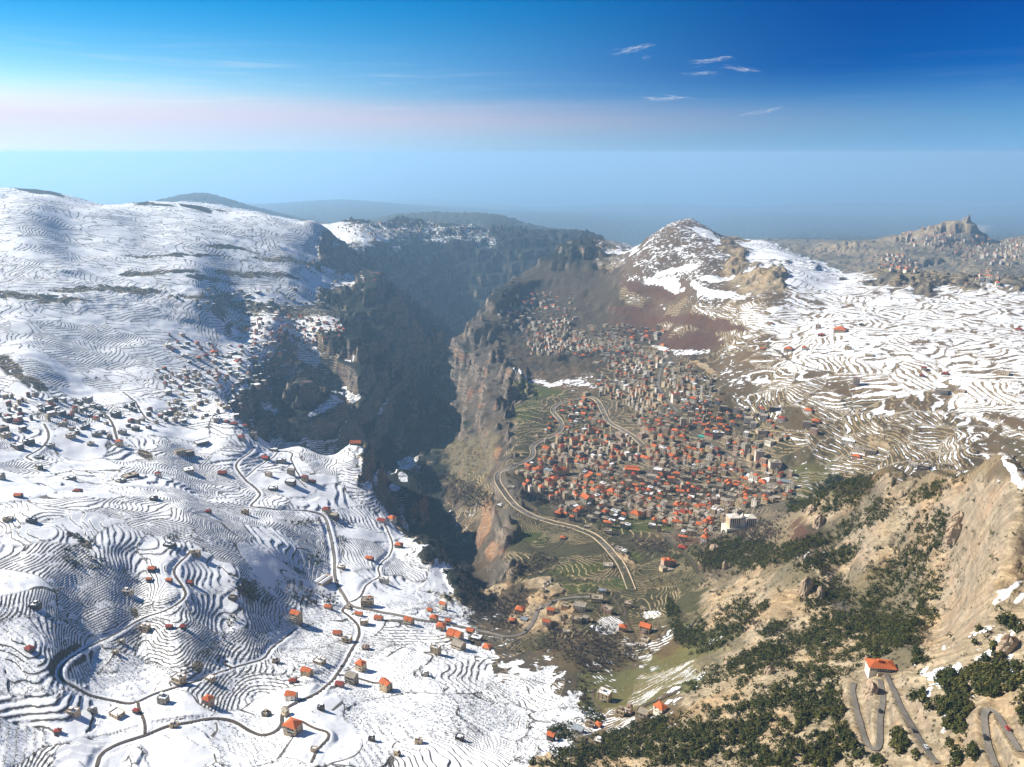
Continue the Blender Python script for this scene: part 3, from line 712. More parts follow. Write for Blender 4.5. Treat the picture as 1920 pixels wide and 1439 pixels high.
def ground_material():
    m, t = new_mat('ground')
    pos = t.n('ShaderNodeTexCoord').outputs['Object']
    soil = t.attr('soil').outputs['Color']
    pa = t.n('ShaderNodeSeparateXYZ', {0: t.attr('terrace').outputs['Vector']}).outputs     # phase, wall share, strength
    sa = t.n('ShaderNodeSeparateXYZ', {0: t.attr('cover').outputs['Vector']}).outputs       # snow, scrub, rock
    snow_c, scrub_c, rock_c = sa
    ph, wf, ts = pa
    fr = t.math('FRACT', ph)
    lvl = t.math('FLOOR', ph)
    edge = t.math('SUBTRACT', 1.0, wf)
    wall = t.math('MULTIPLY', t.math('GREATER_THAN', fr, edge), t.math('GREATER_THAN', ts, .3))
    n_big = t.noise(pos, 1 / 70, 4, .6)
    n_mid = t.noise(pos, 1 / 14, 5, .65)
    n_fine = t.noise(pos, 1 / 2.6, 3, .7)
    # walls fall away here and there
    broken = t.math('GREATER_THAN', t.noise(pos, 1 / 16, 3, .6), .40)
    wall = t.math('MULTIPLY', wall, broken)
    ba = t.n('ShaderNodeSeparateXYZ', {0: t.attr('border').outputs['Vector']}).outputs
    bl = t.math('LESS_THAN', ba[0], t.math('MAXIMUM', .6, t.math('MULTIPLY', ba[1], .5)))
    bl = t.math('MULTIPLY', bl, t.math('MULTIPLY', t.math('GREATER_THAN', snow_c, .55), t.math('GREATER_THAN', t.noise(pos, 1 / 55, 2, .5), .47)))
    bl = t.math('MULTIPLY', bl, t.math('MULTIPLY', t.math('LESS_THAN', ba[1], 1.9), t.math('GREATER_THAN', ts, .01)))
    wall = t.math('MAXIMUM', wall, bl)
    # snow lies in strips along the terraces
    sv = t.n('ShaderNodeCombineXYZ', {0: t.math('MULTIPLY', t.n('ShaderNodeSeparateXYZ', {0: pos}).outputs[0], 1 / 60),
                                      1: t.math('MULTIPLY', t.n('ShaderNodeSeparateXYZ', {0: pos}).outputs[1], 1 / 60),
                                      2: t.math('MULTIPLY', lvl, .55)}).outputs[0]
    strip = t.noise(sv, 1.0, 4, .62)
    strip = t.math('ADD', t.math('MULTIPLY', strip, .80), t.math('SUBTRACT', t.math('MULTIPLY', t.math('ABSOLUTE', t.math('SUBTRACT', fr, .42)), .62), .06))
    nonstrip = t.math('ADD', t.math('MULTIPLY', n_big, .35), t.math('MULTIPLY', n_mid, .65))
    sn = t.n('ShaderNodeMix', {0: t.math('MULTIPLY', ts, .75), 2: nonstrip, 3: t.math('ADD', strip, t.math('MULTIPLY', t.math('SUBTRACT', n_mid, .5), .22))}, data_type='FLOAT').outputs[0]
    nz = t.n('ShaderNodeSeparateXYZ', {0: t.n('ShaderNodeNewGeometry').outputs['Normal']}).outputs[2]
    steep = t.math('MULTIPLY', t.ramp(nz, .78, .55), .45)
    thr = t.n('ShaderNodeMapRange', {'Value': snow_c, 'From Min': 0, 'From Max': 1, 'To Min': .24, 'To Max': .80}, clamp=False).outputs[0]
    sdiff = t.math('SUBTRACT', t.math('SUBTRACT', thr, steep), sn)
    snow = t.ramp(sdiff, -.015, .025)
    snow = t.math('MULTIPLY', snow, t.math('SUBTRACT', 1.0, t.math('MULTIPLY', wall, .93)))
    snow = t.math('MULTIPLY', snow, t.math('GREATER_THAN', snow_c, .012))
    # dark low shrubs poking through, dry stalks
    vor = t.n('ShaderNodeTexVoronoi', {'Vector': pos, 'Scale': 1 / 5.5, 'Randomness': 1.0})
    dot = t.math('LESS_THAN', vor.outputs['Distance'], t.math('MULTIPLY', scrub_c, .55))
    dot = t.math('MULTIPLY', dot, t.math('LESS_THAN', t.noise(pos, 1 / 42, 3, .6), t.math('ADD', .32, t.math('MULTIPLY', scrub_c, .38))))
    snow = t.math('MULTIPLY', snow, t.math('SUBTRACT', 1.0, t.math('MULTIPLY', dot, .9)))
    # soil
    var = t.n('ShaderNodeMapRange', {'Value': t.math('ADD', t.math('MULTIPLY', n_mid, .6), t.math('MULTIPLY', n_fine, .4)), 'From Min': .3, 'From Max': .7, 'To Min': .62, 'To Max': 1.42}).outputs[0]
    c = t.n('ShaderNodeVectorMath', {0: soil, 3: var}, operation='SCALE').outputs[0]
    down = t.n('ShaderNodeVectorRotate', {'Vector': pos, 'Angle': R(-41)}, rotation_type='Z_AXIS').outputs[0]
    scree = t.noise(t.n('ShaderNodeVectorMath', {0: down, 1: (1 / 5.0, 1 / 46.0, 1 / 30.0)}, operation='MULTIPLY').outputs[0], 1.0, 5, .68, .4)
    tanny = t.ramp(t.n('ShaderNodeSeparateColor', {0: soil}).outputs[0], .20, .28)
    screec = t.mix(t.ramp(scree, .34, .66), (.205, .152, .090), (.52, .415, .275))
    screec = t.mix(t.ramp(n_fine, .48, .66, 0, .75), screec, (.120, .100, .052))
    c = t.mix(t.math('MULTIPLY', tanny, .72), c, screec)
    warm = t.ramp(n_big, .45, .68)
    c = t.mix(t.math('MULTIPLY', warm, .4), c, t.mix(1.0, c, (1.25, .95, .62), 'MULTIPLY'))
    # bare rock, bedded and stained
    rz = t.n('ShaderNodeVectorMath', {0: pos, 1: (1 / 40, 1 / 40, 1 / 7)}, operation='MULTIPLY').outputs[0]
    bedn = t.noise(rz, 1.0, 4, .65)
    rockc = t.mix(t.ramp(bedn, .35, .68), (.10, .088, .078), (.33, .26, .20))
    stain = t.ramp(t.noise(pos, 1 / 55, 3, .6), .52, .66)
    rockc = t.mix(t.math('MULTIPLY', stain, .55), rockc, (.36, .17, .085))
    rf = t.math('MULTIPLY', t.math('MULTIPLY', t.ramp(nz, .80, .50), rock_c), .85)
    c = t.mix(rf, c, rockc)
    c = t.mix(t.math('MULTIPLY', dot, .8), c, (.030, .030, .018))
    bush = t.math('MULTIPLY', t.ramp(n_mid, .52, .62), t.math('MULTIPLY', scrub_c, .85))
    c = t.mix(bush, c, t.mix(n_fine, (.024, .026, .014), (.060, .050, .034)))
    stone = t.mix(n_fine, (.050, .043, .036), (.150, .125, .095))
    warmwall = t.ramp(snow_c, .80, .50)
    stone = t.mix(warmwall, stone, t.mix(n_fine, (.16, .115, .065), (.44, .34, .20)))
    c = t.mix(wall, c, stone)  # stone walls; far off, where the steps flatten, terrace shading put into colour
    snowcol = t.mix(t.math('MULTIPLY', t.ramp(n_fine, .4, .7), .25), (.82, .83, .85), (.70, .69, .68))
    col = t.mix(snow, c, snowcol)
    bh = t.math('ADD', t.math('MULTIPLY', n_mid, 2.2), t.math('ADD', t.math('MULTIPLY', n_fine, .5), t.math('ADD', t.math('MULTIPLY', t.math('MULTIPLY', rock_c, bedn), 7.0), t.math('MULTIPLY', t.math('MULTIPLY', tanny, scree), 2.6))))
    bmp = t.n('ShaderNodeBump', {'Strength': t.n('ShaderNodeMapRange', {'Value': snow, 'To Min': .8, 'To Max': .35}).outputs[0], 'Distance': 1.0, 'Height': bh}).outputs[0]
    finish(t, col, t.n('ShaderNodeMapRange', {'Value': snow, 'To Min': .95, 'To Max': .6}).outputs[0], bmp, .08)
    return m


def plain(name, col, col2=None, scale=.5, rough=.85, spec=.15):
    m, t = new_mat(name)
    pos = t.n('ShaderNodeTexCoord').outputs['Object']
    big = t.noise(t.n('ShaderNodeNewGeometry').outputs['Position'], .045, 1, .5)
    rnd = t.math('ADD', t.math('MULTIPLY', t.n('ShaderNodeObjectInfo').outputs['Random'], .5), t.ramp(big, .3, .7, 0, .6))
    n = t.noise(pos, scale, 4, .65)
    col2 = col2 or tuple(c * .72 for c in col)
    c = t.mix(t.ramp(n, .3, .7), col, col2)
    v = t.n('ShaderNodeMapRange', {'Value': rnd, 'To Min': .72, 'To Max': 1.22}).outputs[0]
    c = t.n('ShaderNodeVectorMath', {0: c, 3: v}, operation='SCALE').outputs[0]
    finish(t, c, rough, None, spec)
    return m


MAT_GROUND = ground_material()
M = {
    'asphalt': plain('asphalt', (.21, .185, .155), (.15, .135, .115), .15),
    'earth': plain('earth_track', (.135, .10, .07), (.07, .055, .042), .2),
    'wall_tan': plain('limestone_wall', (.60, .46, .29), (.46, .345, .215)),
    'wall_white': plain('white_plaster', (.80, .73, .61), (.68, .60, .49)),
    'wall_grey': plain('grey_concrete', (.40, .35, .28), (.30, .26, .205)),
    'wall_pink': plain('pink_plaster', (.55, .36, .27), (.42, .29, .21)),
    'wall_dark': plain('dark_stone', (.17, .135, .105), (.10, .083, .068)),
    'tile': plain('orange_roof_tiles', (.62, .165, .052), (.46, .115, .042), 1.2),
    'tile_red': plain('red_roof_tiles', (.33, .060, .034), (.24, .046, .030), 1.2),
    'roof_flat': plain('roof_screed', (.40, .34, .26), (.27, .225, .17), .4),
    'roof_snow': plain('snow_on_roof', (.86, .87, .89), (.80, .80, .82), .3),
    'roof_metal': plain('metal_roof', (.30, .33, .35), (.22, .24, .25), .4, .45, .5),
    'glass': plain('window_glass', (.028, .032, .036), (.016, .018, .020), .5, .25, .5),
    'trim': plain('pale_stone_trim', (.60, .53, .42)),
    'rail': plain('parapet_stone', (.60, .47, .30), (.46, .36, .24), .3),
    'tank': plain('white_plastic_tank', (.72, .72, .70)),
    'pine': None, 'bark': plain('bark', (.085, .060, .042)),
    'green': plain('green_sheet', (.08, .35, .28)),
}


def ground_mesh():
    idx = np.arange(NA * NB, dtype=np.int32).reshape(NB, NA)
    f = np.stack([idx[:-1, :-1], idx[:-1, 1:], idx[1:, 1:], idx[1:, :-1]], -1).reshape(-1, 4)
    co = np.stack([GX, GY, Z + CAM_Z], -1).reshape(-1, 3)
    me = mesh_np('ground', co, f, [MAT_GROUND], smooth=True)
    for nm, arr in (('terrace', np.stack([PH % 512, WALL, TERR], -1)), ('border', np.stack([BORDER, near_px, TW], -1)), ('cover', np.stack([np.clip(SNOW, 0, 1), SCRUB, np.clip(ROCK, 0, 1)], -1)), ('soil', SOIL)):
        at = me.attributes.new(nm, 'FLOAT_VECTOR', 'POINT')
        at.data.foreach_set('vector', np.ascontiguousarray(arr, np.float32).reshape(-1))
    return linked('ground', me, kind='structure')


ground_mesh()

# ------------------------------------------------------------------ sea, haze
m, t = new_mat('sea_water')
finish(t, (.03, .07, .11, 1), .35, None, .4)
linked('sea', mesh_np('sea', [(-160000, 15000, 0), (160000, 15000, 0), (160000, 160000, 0), (-160000, 160000, 0)], [(0, 1, 2, 3)], [m]), kind='structure')
m, t = new_mat('haze')
pv = t.n('ShaderNodeVolumePrincipled', {'Color': (.43, .715, 1.0), 'Density': 6.2e-5, 'Anisotropy': .26})
pv.inputs['Density Attribute'].default_value = ''
pv.inputs['Color Attribute'].default_value = ''
pv.inputs['Temperature Attribute'].default_value = ''
t.n('ShaderNodeOutputMaterial', {'Volume': pv.outputs[0]})
x0, x1, y0, y1, z0, z1 = -170000, 170000, -30000, 170000, -400, CAM_Z + 40
hz = mesh_np('haze', [(x0, y0, z0), (x1, y0, z0), (x1, y1, z0), (x0, y1, z0), (x0, y0, z1), (x1, y0, z1), (x1, y1, z1), (x0, y1, z1)],
             [(0, 3, 2, 1), (4, 5, 6, 7), (0, 1, 5, 4), (1, 2, 6, 5), (2, 3, 7, 6), (3, 0, 4, 7)], [m])
linked('haze', hz, kind='stuff')

# ------------------------------------------------------------------ wisps of cirrus high above the haze
m, t = new_mat('cirrus_ice')
lw = t.n('ShaderNodeLayerWeight', {'Blend': .35}).outputs['Facing']
nn_ = t.noise(t.n('ShaderNodeTexCoord').outputs['Object'], 1 / 260, 4, .65)
al = t.math('MULTIPLY', t.math('POWER', t.math('SUBTRACT', 1.0, lw), 2.0), t.ramp(nn_, .32, .75, .0, .10))
dif = t.n('ShaderNodeMixShader', {0: .6, 1: t.n('ShaderNodeBsdfDiffuse', {'Color': (.95, .95, .95)}).outputs[0], 2: t.n('ShaderNodeBsdfTranslucent', {'Color': (.95, .95, .95)}).outputs[0]})
tra = t.n('ShaderNodeBsdfTransparent')
t.n('ShaderNodeOutputMaterial', {'Surface': t.n('ShaderNodeMixShader', {0: al, 1: tra.outputs[0], 2: dif.outputs[0]}).outputs[0]})
WISPS = [(1180, 94, 78, 10, 12, 'brushstroke wisp of cirrus, farthest left of the small clouds in the blue'), (1212, 108, 20, 4, 4, 'tiny wisp of cirrus just under the brushstroke wisp'), (1334, 113, 80, 11, 8, 'tapering wisp of cirrus with a blunt left end, in the middle of the blue'),
         (1386, 130, 66, 12, -2, 'ragged forked wisp of cirrus below the tapering one'), (1308, 139, 76, 5, 3, 'straight thin line of cirrus left of the forked wisp'), (1428, 210, 86, 7, 9, 'faint slanting wisp of cirrus just above the mauve smog layer'), (1245, 186, 90, 9, 2, 'broad faint wisp of cirrus left above the mauve smog layer')]
rc = np.random.RandomState(8)
for u, v, ln_, th_, tl, lab in WISPS:
    yy = 42000.0
    s_ = -slope_of(v)
    cx_, cz_ = bearing(u, v) * yy, s_ * yy + CAM_Z
    k_ = yy / F
    V, Q, n0 = [], [], 0
    for q in range(26):
        L_ = ln_ * k_ * rc.uniform(.25, .75)
        ox, oz = rc.uniform(-.5, .5) * ln_ * k_ * .7, rc.normal() * th_ * k_ * .22
        rr = th_ * k_ * rc.uniform(.06, .20)
        a_ = R(tl + rc.uniform(-7, 7))
        for i in range(9):
            f_ = i / 8 - .5
            r_ = rr * math.sqrt(max(.002, 1 - (2 * f_) ** 2))
            for j in range(8):
                b_ = j * math.pi / 4
                V.append((ox + f_ * L_ * math.cos(a_), math.cos(b_) * r_ * 2 + f_ * 300, oz + ox * math.tan(R(tl)) + f_ * L_ * math.sin(a_) + math.sin(b_) * r_ + 40 * math.sin(f_ * 5 + q)))
        for i in range(8):
            for j in range(8):
                Q.append((n0 + i * 8 + j, n0 + i * 8 + (j + 1) % 8, n0 + (i + 1) * 8 + (j + 1) % 8, n0 + (i + 1) * 8 + j))
        n0 += 72
    linked('cirrus_cloud', mesh_np('cirrus_cloud', V, Q, [m], smooth=True), None, (cx_, yy, cz_), label=lab, category='cloud', group='small cirrus wisps')

# ------------------------------------------------------------------ roads
for name, width, pav, X, Y, zl in road_lines:
    n = len(X)
    if n < 3:
        continue
    tx, ty = np.gradient(X), np.gradient(Y)
    ln = np.hypot(tx, ty) + 1e-6
    nx, ny = -ty / ln, tx / ln

    def ribbon(off0, off1, za, zb=None):
        zb = za if zb is None else zb
        return np.concatenate([np.stack([X + nx * off0, Y + ny * off0, zl + CAM_Z + za], -1), np.stack([X + nx * off1, Y + ny * off1, zl + CAM_Z + zb], -1)])
    k = np.arange(n - 1)
    fq = np.stack([k, k + 1, k + 1 + n, k + n], -1)
    rd = linked(name, mesh_np(name, ribbon(width / 2, -width / 2, .10), fq[:, ::-1], [M[pav]]), kind='structure')
    if pav == 'asphalt' and width > 8 and Y.mean() < 2000:
        for sgn in (1, -1):           # low pale parapets along the valley road
            o0, o1 = sgn * (width / 2 + .9), sgn * (width / 2 + 2.2)
            co = np.concatenate([ribbon(o0, o1, 1.1), ribbon(o0, o1, -5)])
            q = np.concatenate([fq, np.stack([k, k + 1, k + 1 + 2 * n, k + 2 * n], -1), np.stack([k + n, k + 1 + n, k + 1 + 3 * n, k + 3 * n], -1)])
            linked('parapet', mesh_np('parapet', co, q, [M['rail']]), parent=rd)

# ------------------------------------------------------------------ small mesh builder
class MB:
    def __init__(self):
        self.v, self.f, self.m = [], [], []

    def quad(self, a, b, c, d, m=0):
        n = len(self.v)
        self.v += [a, b, c, d]
        self.f.append((n, n + 1, n + 2, n + 3))
        self.m.append(m)

    def tri(self, a, b, c, m=0):
        n = len(self.v)
        self.v += [a, b, c]
        self.f.append((n, n + 1, n + 2))
        self.m.append(m)

    def box(self, x0, x1, y0, y1, z0, z1, m=0, mt=None, bottom=False):
        n = len(self.v)
        self.v += [(x0, y0, z0), (x1, y0, z0), (x1, y1, z0), (x0, y1, z0), (x0, y0, z1), (x1, y0, z1), (x1, y1, z1), (x0, y1, z1)]
        fs = [(0, 1, 5, 4), (1, 2, 6, 5), (2, 3, 7, 6), (3, 0, 4, 7)]
        for q in fs:
            self.f.append(tuple(n + i for i in q))
            self.m.append(m)
        self.f.append((n + 4, n + 5, n + 6, n + 7))
        self.m.append(m if mt is None else mt)
        if bottom:
            self.f.append((n + 3, n + 2, n + 1, n))
            self.m.append(m)

    def lathe(self, prof, n=10, cx=0, cy=0, m=0):
        base = len(self.v)
        for r, z in prof:
            for k in range(n):
                a = 2 * math.pi * k / n
                self.v.append((cx + r * math.cos(a), cy + r * math.sin(a), z))
        for i in range(len(prof) - 1):
            for k in range(n):
                k2 = (k + 1) % n
                self.f.append((base + i * n + k, base + i * n + k2, base + (i + 1) * n + k2, base + (i + 1) * n + k))
                self.m.append(m)

    def hip(self, w, d, z, h, o=.5, m=0, cx=0, cy=0):
        """hipped roof with eaves"""
        x, y = w / 2 + o, d / 2 + o
        A, B, C, D = (cx - x, cy - y, z), (cx + x, cy - y, z), (cx + x, cy + y, z), (cx - x, cy + y, z)
        if w >= d:
            r = (w - d) / 2
            E, G = (cx - r, cy, z + h), (cx + r, cy, z + h)
            self.quad(A, B, G, E, m), self.quad(C, D, E, G, m), self.tri(B, C, G, m), self.tri(D, A, E, m)
        else:
            r = (d - w) / 2
            E, G = (cx, cy - r, z + h), (cx, cy + r, z + h)
            self.quad(B, C, G, E, m), self.quad(D, A, E, G, m), self.tri(A, B, E, m), self.tri(C, D, G, m)
        self.quad(D, C, B, A, m)

    def gable(self, w, d, z, h, o=.5, m=0, mw=1, cx=0, cy=0):
        x, y = w / 2 + o, d / 2 + o
        t = .25
        for s in (-1, 1):
            e0, e1 = (cx - x, cy + s * y, z - .1), (cx + x, cy + s * y, z - .1)
            r0, r1 = (cx - x, cy, z + h), (cx + x, cy, z + h)
            up = lambda p: (p[0], p[1], p[2] + t)
            if s < 0:
                self.quad(up(e0), up(e1), up(r1), up(r0), m), self.quad(e1, e0, r0, r1, m), self.quad(e0, e1, up(e1), up(e0), m)
            else:
                self.quad(up(e1), up(e0), up(r0), up(r1), m), self.quad(e0, e1, r1, r0, m), self.quad(e1, e0, up(e0), up(e1), m)
            for q0, q1 in ((e0, r0), (e1, r1)):
                self.quad(q0, q1, up(q1), up(q0), m)
        for sx in (-1, 1):
            self.tri((cx + sx * w / 2, cy - d / 2, z - .05), (cx + sx * w / 2, cy + d / 2, z - .05), (cx + sx * w / 2, cy, z + h * .96), mw)

    def mesh(self, name, mats):
        me = bpy.data.meshes.new(name)
        me.from_pydata(self.v, [], self.f)
        for m in mats:
            me.materials.append(m)
        me.polygons.foreach_set('material_index', self.m)
        me.update()
        return me

    def arrays(self):
        """triangles only, for merging"""
        f = []
        mi = []
        for q, m in zip(self.f, self.m):
            f.append(q[:3])
            mi.append(m)
            if len(q) == 4:
                f.append((q[0], q[2], q[3]))
                mi.append(m)
        return np.array(self.v, np.float32), np.array(f, np.int32), np.array(mi, np.int32)


def merge(name, items, mats, smooth=False, **props):
    """items: (arrays, x, y, z, rz, (sx, sy, sz)) -> one object in world coordinates"""
    V, Fc, Mi, n = [], [], [], 0
    for (v, f, mi), x, y, z, rz, s in items:
        c, sn = math.cos(rz), math.sin(rz)
        p = v * np.array(s, np.float32)
        V.append(np.stack([p[:, 0] * c - p[:, 1] * sn + x, p[:, 0] * sn + p[:, 1] * c + y, p[:, 2] + z], -1))
        Fc.append(f + n)
        Mi.append(mi)
        n += len(v)
    return linked(name, mesh_np(name, np.concatenate(V), np.concatenate(Fc), mats, np.concatenate(Mi), smooth), **props)


rnd = random.Random(11)
PANE = MB()
PANE.box(-.5, .5, -.04, .04, -.5, .5, 0, bottom=True)
PANE_ME = PANE.mesh('window', [M['glass']])
SHUT = MB()
SHUT.box(-.62, .62, -.07, .03, -.66, -.5, 0, bottom=True)
SILL_ME = SHUT.mesh('sill', [M['trim']])

STOREY = 2.95
ROOFNAME = {'h': 'orange hipped roof', 'H': 'red hipped roof', 'g': 'orange gabled roof', 'G': 'red gabled roof', 'f': 'flat grey roof', 's': 'snow-covered flat roof', 'm': 'grey metal roof', 'k': 'stone gabled roof', 't': 'flat roof and orange turret', 'r': 'two orange gables'}
WALLNAME = {'wall_tan': 'tan', 'wall_white': 'white', 'wall_grey': 'grey', 'wall_pink': 'pink', 'wall_dark': 'dark stone'}
NUM = ['', 'one-storey', 'two-storey', 'three-storey', 'four-storey', 'five-storey', 'six-storey', 'seven-storey', 'eight-storey']
ORD = ['', 'second', 'third', 'fourth', 'fifth', 'sixth', 'seventh', 'eighth', 'ninth', 'tenth', 'eleventh', 'twelfth', 'thirteenth', 'fourteenth', 'fifteenth', 'sixteenth', 'seventeenth', 'eighteenth', 'nineteenth', 'twentieth']


def windows_of(w, d, n, rng):
    """(x, y, z, angle, width, height) of every opening"""
    out = []
    for lev in range(n):
        z = lev * STOREY + 1.75
        for (length, off, ang) in ((w, -d / 2, 0), (w, d / 2, math.pi), (d, -w / 2, -math.pi / 2), (d, w / 2, math.pi / 2)):
            k = max(1, int(length // 3.6))
            for i in range(k):
                if rng.random() < .12:
                    continue
                p = (i + .5) / k * length - length / 2
                if ang == 0:
                    x, y = p, off
                elif ang == math.pi:
                    x, y = -p, off
                else:
                    x, y = off, p
                out.append((x, y, z, ang, rng.choice((1.1, 1.3, 1.8)), rng.choice((1.4, 1.5, 2.0))))
    return out


def shell(mb, w, d, n, roof, rng, wm=0, rm=1, tm=2):
    """walls into slot wm, roof into rm, trim into tm of one builder; returns nothing"""
    h = n * STOREY
    mb.box(-w / 2, w / 2, -d / 2, d / 2, -5, h, wm)


def roof_into(mb, w, d, n, roof, rng, m=0, wallm=1, snowm=2):
    h = n * STOREY
    if roof in 'hH':
        mb.hip(w, d, h, min(w, d) * .30, .6, m)
    elif roof in 'gGk':
        mb.gable(w, d, h, d * .32, .5, m, wallm)
    elif roof == 'r':
        mb.gable(w * .5, d, h, d * .34, .4, m, wallm, cx=-w * .25)
        mb.gable(w * .5, d * .8, h + .3, d * .30, .4, m, wallm, cx=w * .25)
    elif roof == 'm':
        mb.box(-w / 2 - .3, w / 2 + .3, -d / 2 - .3, d / 2 + .3, h, h + .35, m, bottom=True)
    else:
        t = .3
        for x0, x1, y0, y1 in ((-w / 2, w / 2, -d / 2 - .02, -d / 2 + t), (-w / 2, w / 2, d / 2 - t, d / 2 + .02), (-w / 2 - .02, -w / 2 + t, -d / 2 + t, d / 2 - t), (w / 2 - t, w / 2 + .02, -d / 2 + t, d / 2 - t)):
            mb.box(x0, x1, y0, y1, h, h + .9, wallm)
        mb.box(-w / 2 + t, w / 2 - t, -d / 2 + t, d / 2 - t, h - .2, h + .25, m)
        if roof == 't':
            mb.hip(w * .3, d * .3, h + 2.8, 1.6, .3, snowm, w * .2, d * .1)


ROOFMAT = {'h': 'tile', 'H': 'tile_red', 'g': 'tile', 'G': 'tile_red', 'r': 'tile', 'f': 'roof_flat', 't': 'roof_flat', 's': 'roof_snow', 'm': 'roof_metal', 'k': 'wall_grey'}
HOUSES = []        # everything built as a house, for labels: dict(u, v, desc, obj, group)


def slant(X, Y, Zr):
    return math.sqrt(X * X + Y * Y + Zr * Zr)


def make_house(x, y, z, rz, w, d, n, roof, wall, rng, detail=2):
    """an Empty at the foot of the walls with walls, roof, windows, balconies, tank as parts"""
    root = linked('house', None, loc=(x, y, z), rz=rz)
    wm, rm = M[wall], M[ROOFMAT[roof]]
    mb = MB()
    mb.box(-w / 2, w / 2, -d / 2, d / 2, -5, n * STOREY, 0)
    linked('wall', mb.mesh('wall', [wm]), root)
    mb = MB()
    roof_into(mb, w, d, n, roof, rng, 0, 1, 2)
    ro = linked('roof', mb.mesh('roof', [rm, wm, M['tile']]), root)
    if n >= 2 and rng.random() < .75:
        bal = MB()
        for lev in range(1, n):
            if roof == 's' and lev == n - 1 and rng.random() < .5:
                continue
            z0 = lev * STOREY
            bw = w * rng.choice((.4, .6, .9))
            bal.box(-bw / 2, bw / 2, -d / 2 - 1.5, -d / 2 + .1, z0 - .12, z0 + .12, 0, bottom=True)
            bal.box(-bw / 2, bw / 2, -d / 2 - 1.5, -d / 2 - 1.38, z0 + .12, z0 + 1.0, 0)
        if bal.v:
            linked('balcony', bal.mesh('balcony', [M['trim'] if rng.random() < .6 else wm]), root)
    if roof in 'fst':
        if rng.random() < .75:
            b = MB()
            sx, sy = w * rng.uniform(-.25, .2), d * rng.uniform(-.2, .25)
            b.box(sx - 1.6, sx + 1.6, sy - 1.5, sy + 1.5, n * STOREY + .2, n * STOREY + 2.7, 0, 1)
            linked('stair_head', b.mesh('stair_head', [wm, rm]), root)
        if rng.random() < .6:
            b = MB()
            b.lathe([(.01, 0), (.7, 0), (.7, 1.3), (.3, 1.55), (.01, 1.6)], 8, w * .3, -d * .25)
            for p in range(len(b.v)):
                b.v[p] = (b.v[p][0], b.v[p][1], b.v[p][2] + n * STOREY + .25)
            linked('water_tank', b.mesh('water_tank', [M['tank']]), root)
    elif rng.random() < .5:
        b = MB()
        b.box(w * .2 - .4, w * .2 + .4, -.4, .4, n * STOREY, n * STOREY + min(w, d) * .30 + 1.2, 0)
        linked('chimney', b.mesh('chimney', [wm]), ro)
    wins = windows_of(w, d, n, rng)
    if detail == 2:
        for (wx_, wy_, wz_, a, ww, wh) in wins:
            o = linked('window', PANE_ME, root, (wx_, wy_, wz_), a)
            o.scale = (ww, 1, wh)
            linked('sill', SILL_ME, o)
    else:
        b = MB()
        for (wx_, wy_, wz_, a, ww, wh) in wins:
            e = .05
            if a in (0, math.pi):
                b.box(wx_ - ww / 2, wx_ + ww / 2, wy_ - e, wy_ + e, wz_ - wh / 2, wz_ + wh / 2, 0, bottom=True)
            else:
                b.box(wx_ - e, wx_ + e, wy_ - ww / 2, wy_ + ww / 2, wz_ - wh / 2, wz_ + wh / 2, 0, bottom=True)
        if b.v:
            linked('window_panes', b.mesh('window_panes', [M['glass']]), root, kind='stuff')
    FOOT.append((x, y, max(w, d) * .75))
    return root


